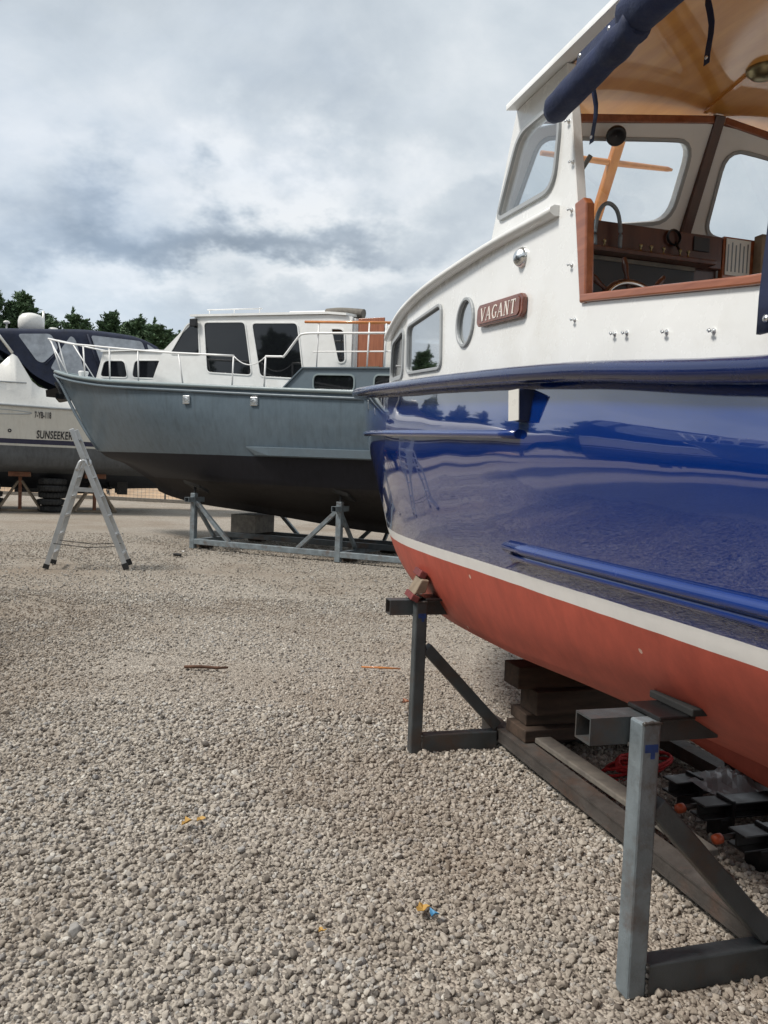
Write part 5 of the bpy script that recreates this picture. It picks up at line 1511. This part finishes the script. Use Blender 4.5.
def gpt(x, y):
    """ground coordinates kept as plain numbers"""
    return Vector((x, y, 0))
def litter(nm, loc, mb, mm, label, cat, rz=0.0):
    o = mb.build(nm, mm); o.location = loc; o.rotation_euler = (0, 0, rz)
    return tag(o, label, cat)
M['rust_bar'] = mat('rusty_iron', (0.10, 0.05, 0.03), 0.85, var=0.4, scale=20)
M['dry_leaf'] = mat('dry_yellow_leaf', (0.42, 0.25, 0.06), 0.7, var=0.25, scale=30)
M['blue_wrap'] = mat('blue_wrapper', (0.07, 0.24, 0.42), 0.4, var=0.2, scale=30)
M['white_wrap'] = mat('white_scrap', (0.65, 0.63, 0.6), 0.6, var=0.1)
M['brown_scrap'] = mat('rusty_scrap', (0.30, 0.13, 0.07), 0.7, var=0.4, scale=40)
litter('wooden_stick', (-1.31, 6.05, 0.03), MB().tube([(-0.17, 0, 0), (-0.05, 0.006, 0.004), (0.08, -0.004, 0.0), (0.165, 0.002, 0.004)], [0.012, 0.013, 0.012, 0.008], 7), M['rust_bar'], 'short rusty brown rod lying on open gravel, centre left', 'rod', 0.04)
litter('wooden_stick', (0.02, 6.25, 0.03), MB().tube([(-0.15, 0, 0), (0.0, -0.008, 0.003), (0.16, 0.004, 0)], [0.006, 0.009, 0.006], 6), M['mast_wood'], 'thin light brown stick on gravel left of the dark cradle post', 'stick', -0.05)
def leaf(sz, seed):
    r = random.Random(seed)
    m_ = MB()
    P = []
    for k in range(9):
        a = 2 * PI * k / 9
        rr = sz * (0.55 + 0.45 * r.random()) * (1.3 if k % 3 == 0 else 0.8)
        P.append((rr * math.cos(a), rr * math.sin(a), 0.012 + 0.5 * sz * r.random()))
    c = (0, 0, 0.01)
    n = len(P)
    m_.add([c] + P + [(0, 0, 0.008)] + [(x, y, z - 0.002) for x, y, z in P], [(0, 1 + k, 1 + (k + 1) % n) for k in range(n)] + [(n + 1, n + 2 + (k + 1) % n, n + 2 + k) for k in range(n)])
    return m_
litter('dry_leaf', (-0.80, 3.40, 0.022), leaf(0.032, 1), M['dry_leaf'], 'larger dry yellow leaf lying alone on the gravel at lower left', 'leaf')
litter('dry_leaf', (-0.75, 3.43, 0.022), leaf(0.022, 5), M['dry_leaf'], 'small dry yellow leaf touching the right side of a larger one', 'leaf')
litter('dry_leaf', (-0.155, 2.63, 0.02), leaf(0.016, 2), M['dry_leaf'], 'tiny ochre leaf on gravel left of the blue scrap', 'leaf')
litter('wrapper', (0.195, 2.79, 0.022), leaf(0.032, 3), M['dry_leaf'], 'torn orange yellow wrapper on gravel beside a blue scrap', 'wrapper')
litter('wrapper', (0.235, 2.755, 0.022), leaf(0.024, 4), M['blue_wrap'], 'small bright blue scrap of wrapper on the gravel', 'wrapper')
litter('scrap', (0.20, 5.30, 0.03), leaf(0.045, 6), M['brown_scrap'], 'crumpled rust brown scrap on gravel left of the dark cradle post', 'scrap')
litter('scrap', (-3.40, 13.62, 0.03), leaf(0.09, 7), M['white_wrap'], 'white paper scrap on the gravel left of the grey boat cradle', 'scrap')
st_ = bpy.data.objects.new('stone', pcol.objects[2].data); COL.objects.link(st_)
st_.location = (-3.44, 13.36, 0.03); st_.scale = (0.12, 0.08, 0.06)
st_.data = st_.data.copy(); st_.data.materials[0] = M['rubber']
tag(st_, 'dark flat stone on the gravel beside the white scrap', 'stone')

# ================================================================== FENCE AND SAND BANK BEHIND
fx0, fy0, fx1, fy1 = -24.0, 33.5, 10.0, 26.5
fd = Vector((fx1 - fx0, fy1 - fy0, 0)); fL = fd.length; fd.normalize()
fe = empty('mesh_fence', (fx0, fy0, 0), math.atan2(fd.y, fd.x))
tag(fe, 'low wire mesh fence with thin posts behind the boats, in front of the sand bank', 'fence')
n = int(fL / 2.6)
for k in range(n + 1):
    MB().tube([(fL * k / n, 0, 0), (fL * k / n, 0, 1.25)], 0.035, 8).build('post', M['galv'], fe)
wm = MB()
for z in np.arange(0.12, 1.2, 0.11): wm.bar((0, 0, z), (fL, 0, z), 0.008, 0.008)
for x in np.arange(0, fL, 0.16): wm.bar((x, 0.008, 0.1), (x, 0.008, 1.2), 0.007, 0.007)
wm.build('wire_panel', M['galv'], fe)
MB().box(0, fL, -0.05, 0.05, -0.05, 0.12).build('base_board', M['grey_wood'], fe)
m = mat('sand', (0.36, 0.25, 0.16), 0.95, var=0.25, scale=0.8, dirt=(0.45, 0.36, 0.26), dirt_amt=0.8, dirt_scale=1.2, bump=0.8, bump_scale=3)
sb = []
for i in range(60):
    a = i / 59
    row = []
    for k in range(9):
        q = k / 8
        x, y = -30 + 44 * a, 36.0 - 6.0 * a + 7 * q
        row.append((x, y, -0.05 + 1.1 * math.sin(PI * min(1, q * 1.15)) ** 1.2 * (0.55 + 0.45 * noise.noise(Vector((x * 0.28, y * 0.3, 1)))) + 0.1 * noise.noise(Vector((x, y, 5)))))
    sb.append(row)
tag(MB().grid(sb).build('sand_bank', m), kind='structure')

# ================================================================== UNSEEN TREES AND BOATS ADDED FOR THE HULL AND WINDOWS TO MIRROR
for i in range(16):  # out-of-view trees, placed by guess to give the blue hull reflections
    a = i / 15
    x, y = -30 - 3 * math.sin(a * 5) + 6 * (1 - a), 39 - 50 * a
    plant_tree([0, 2, 1, 0, 3][i % 5], x + rnd.uniform(-1, 1), y + rnd.uniform(-1, 1), 7.2 + 1.8 * rnd.random(), rnd.uniform(0, 6.28), 'unseen dark conifer added for the blue hull to mirror', 'unseen conifers added for the blue hull to mirror')
for i in range(12):  # extra trees behind the camera, put in as reflections for the cabin windows
    plant_tree([0, 2, 1, 3][i % 4], -34 + 3.4 * i + rnd.uniform(-1, 1), -24 + rnd.uniform(-2, 2), 8.5 + 2.5 * rnd.random(), rnd.uniform(0, 6.28), 'unseen dark tree added for the grey boat windows to mirror', 'unseen trees added for the grey boat windows to mirror')
mir = copy_tree(gb)  # extra boat out of view, put in to darken the hull reflection
mir.location = (-7.0, 2.7, 0); mir.rotation_euler = (0, 0, BLUE_R + 0.04)
mir['label'] = 'unseen copy of the grey boat added for the blue hull to mirror'
mir = copy_tree(wb)  # second extra boat, unseen, only there to show in the hull gloss
mir.location = (-13.5, 13.5, 0); mir.rotation_euler = (0, 0, CR_R + 0.5)
mir['label'] = 'unseen copy of the cruiser added for the blue hull to mirror'
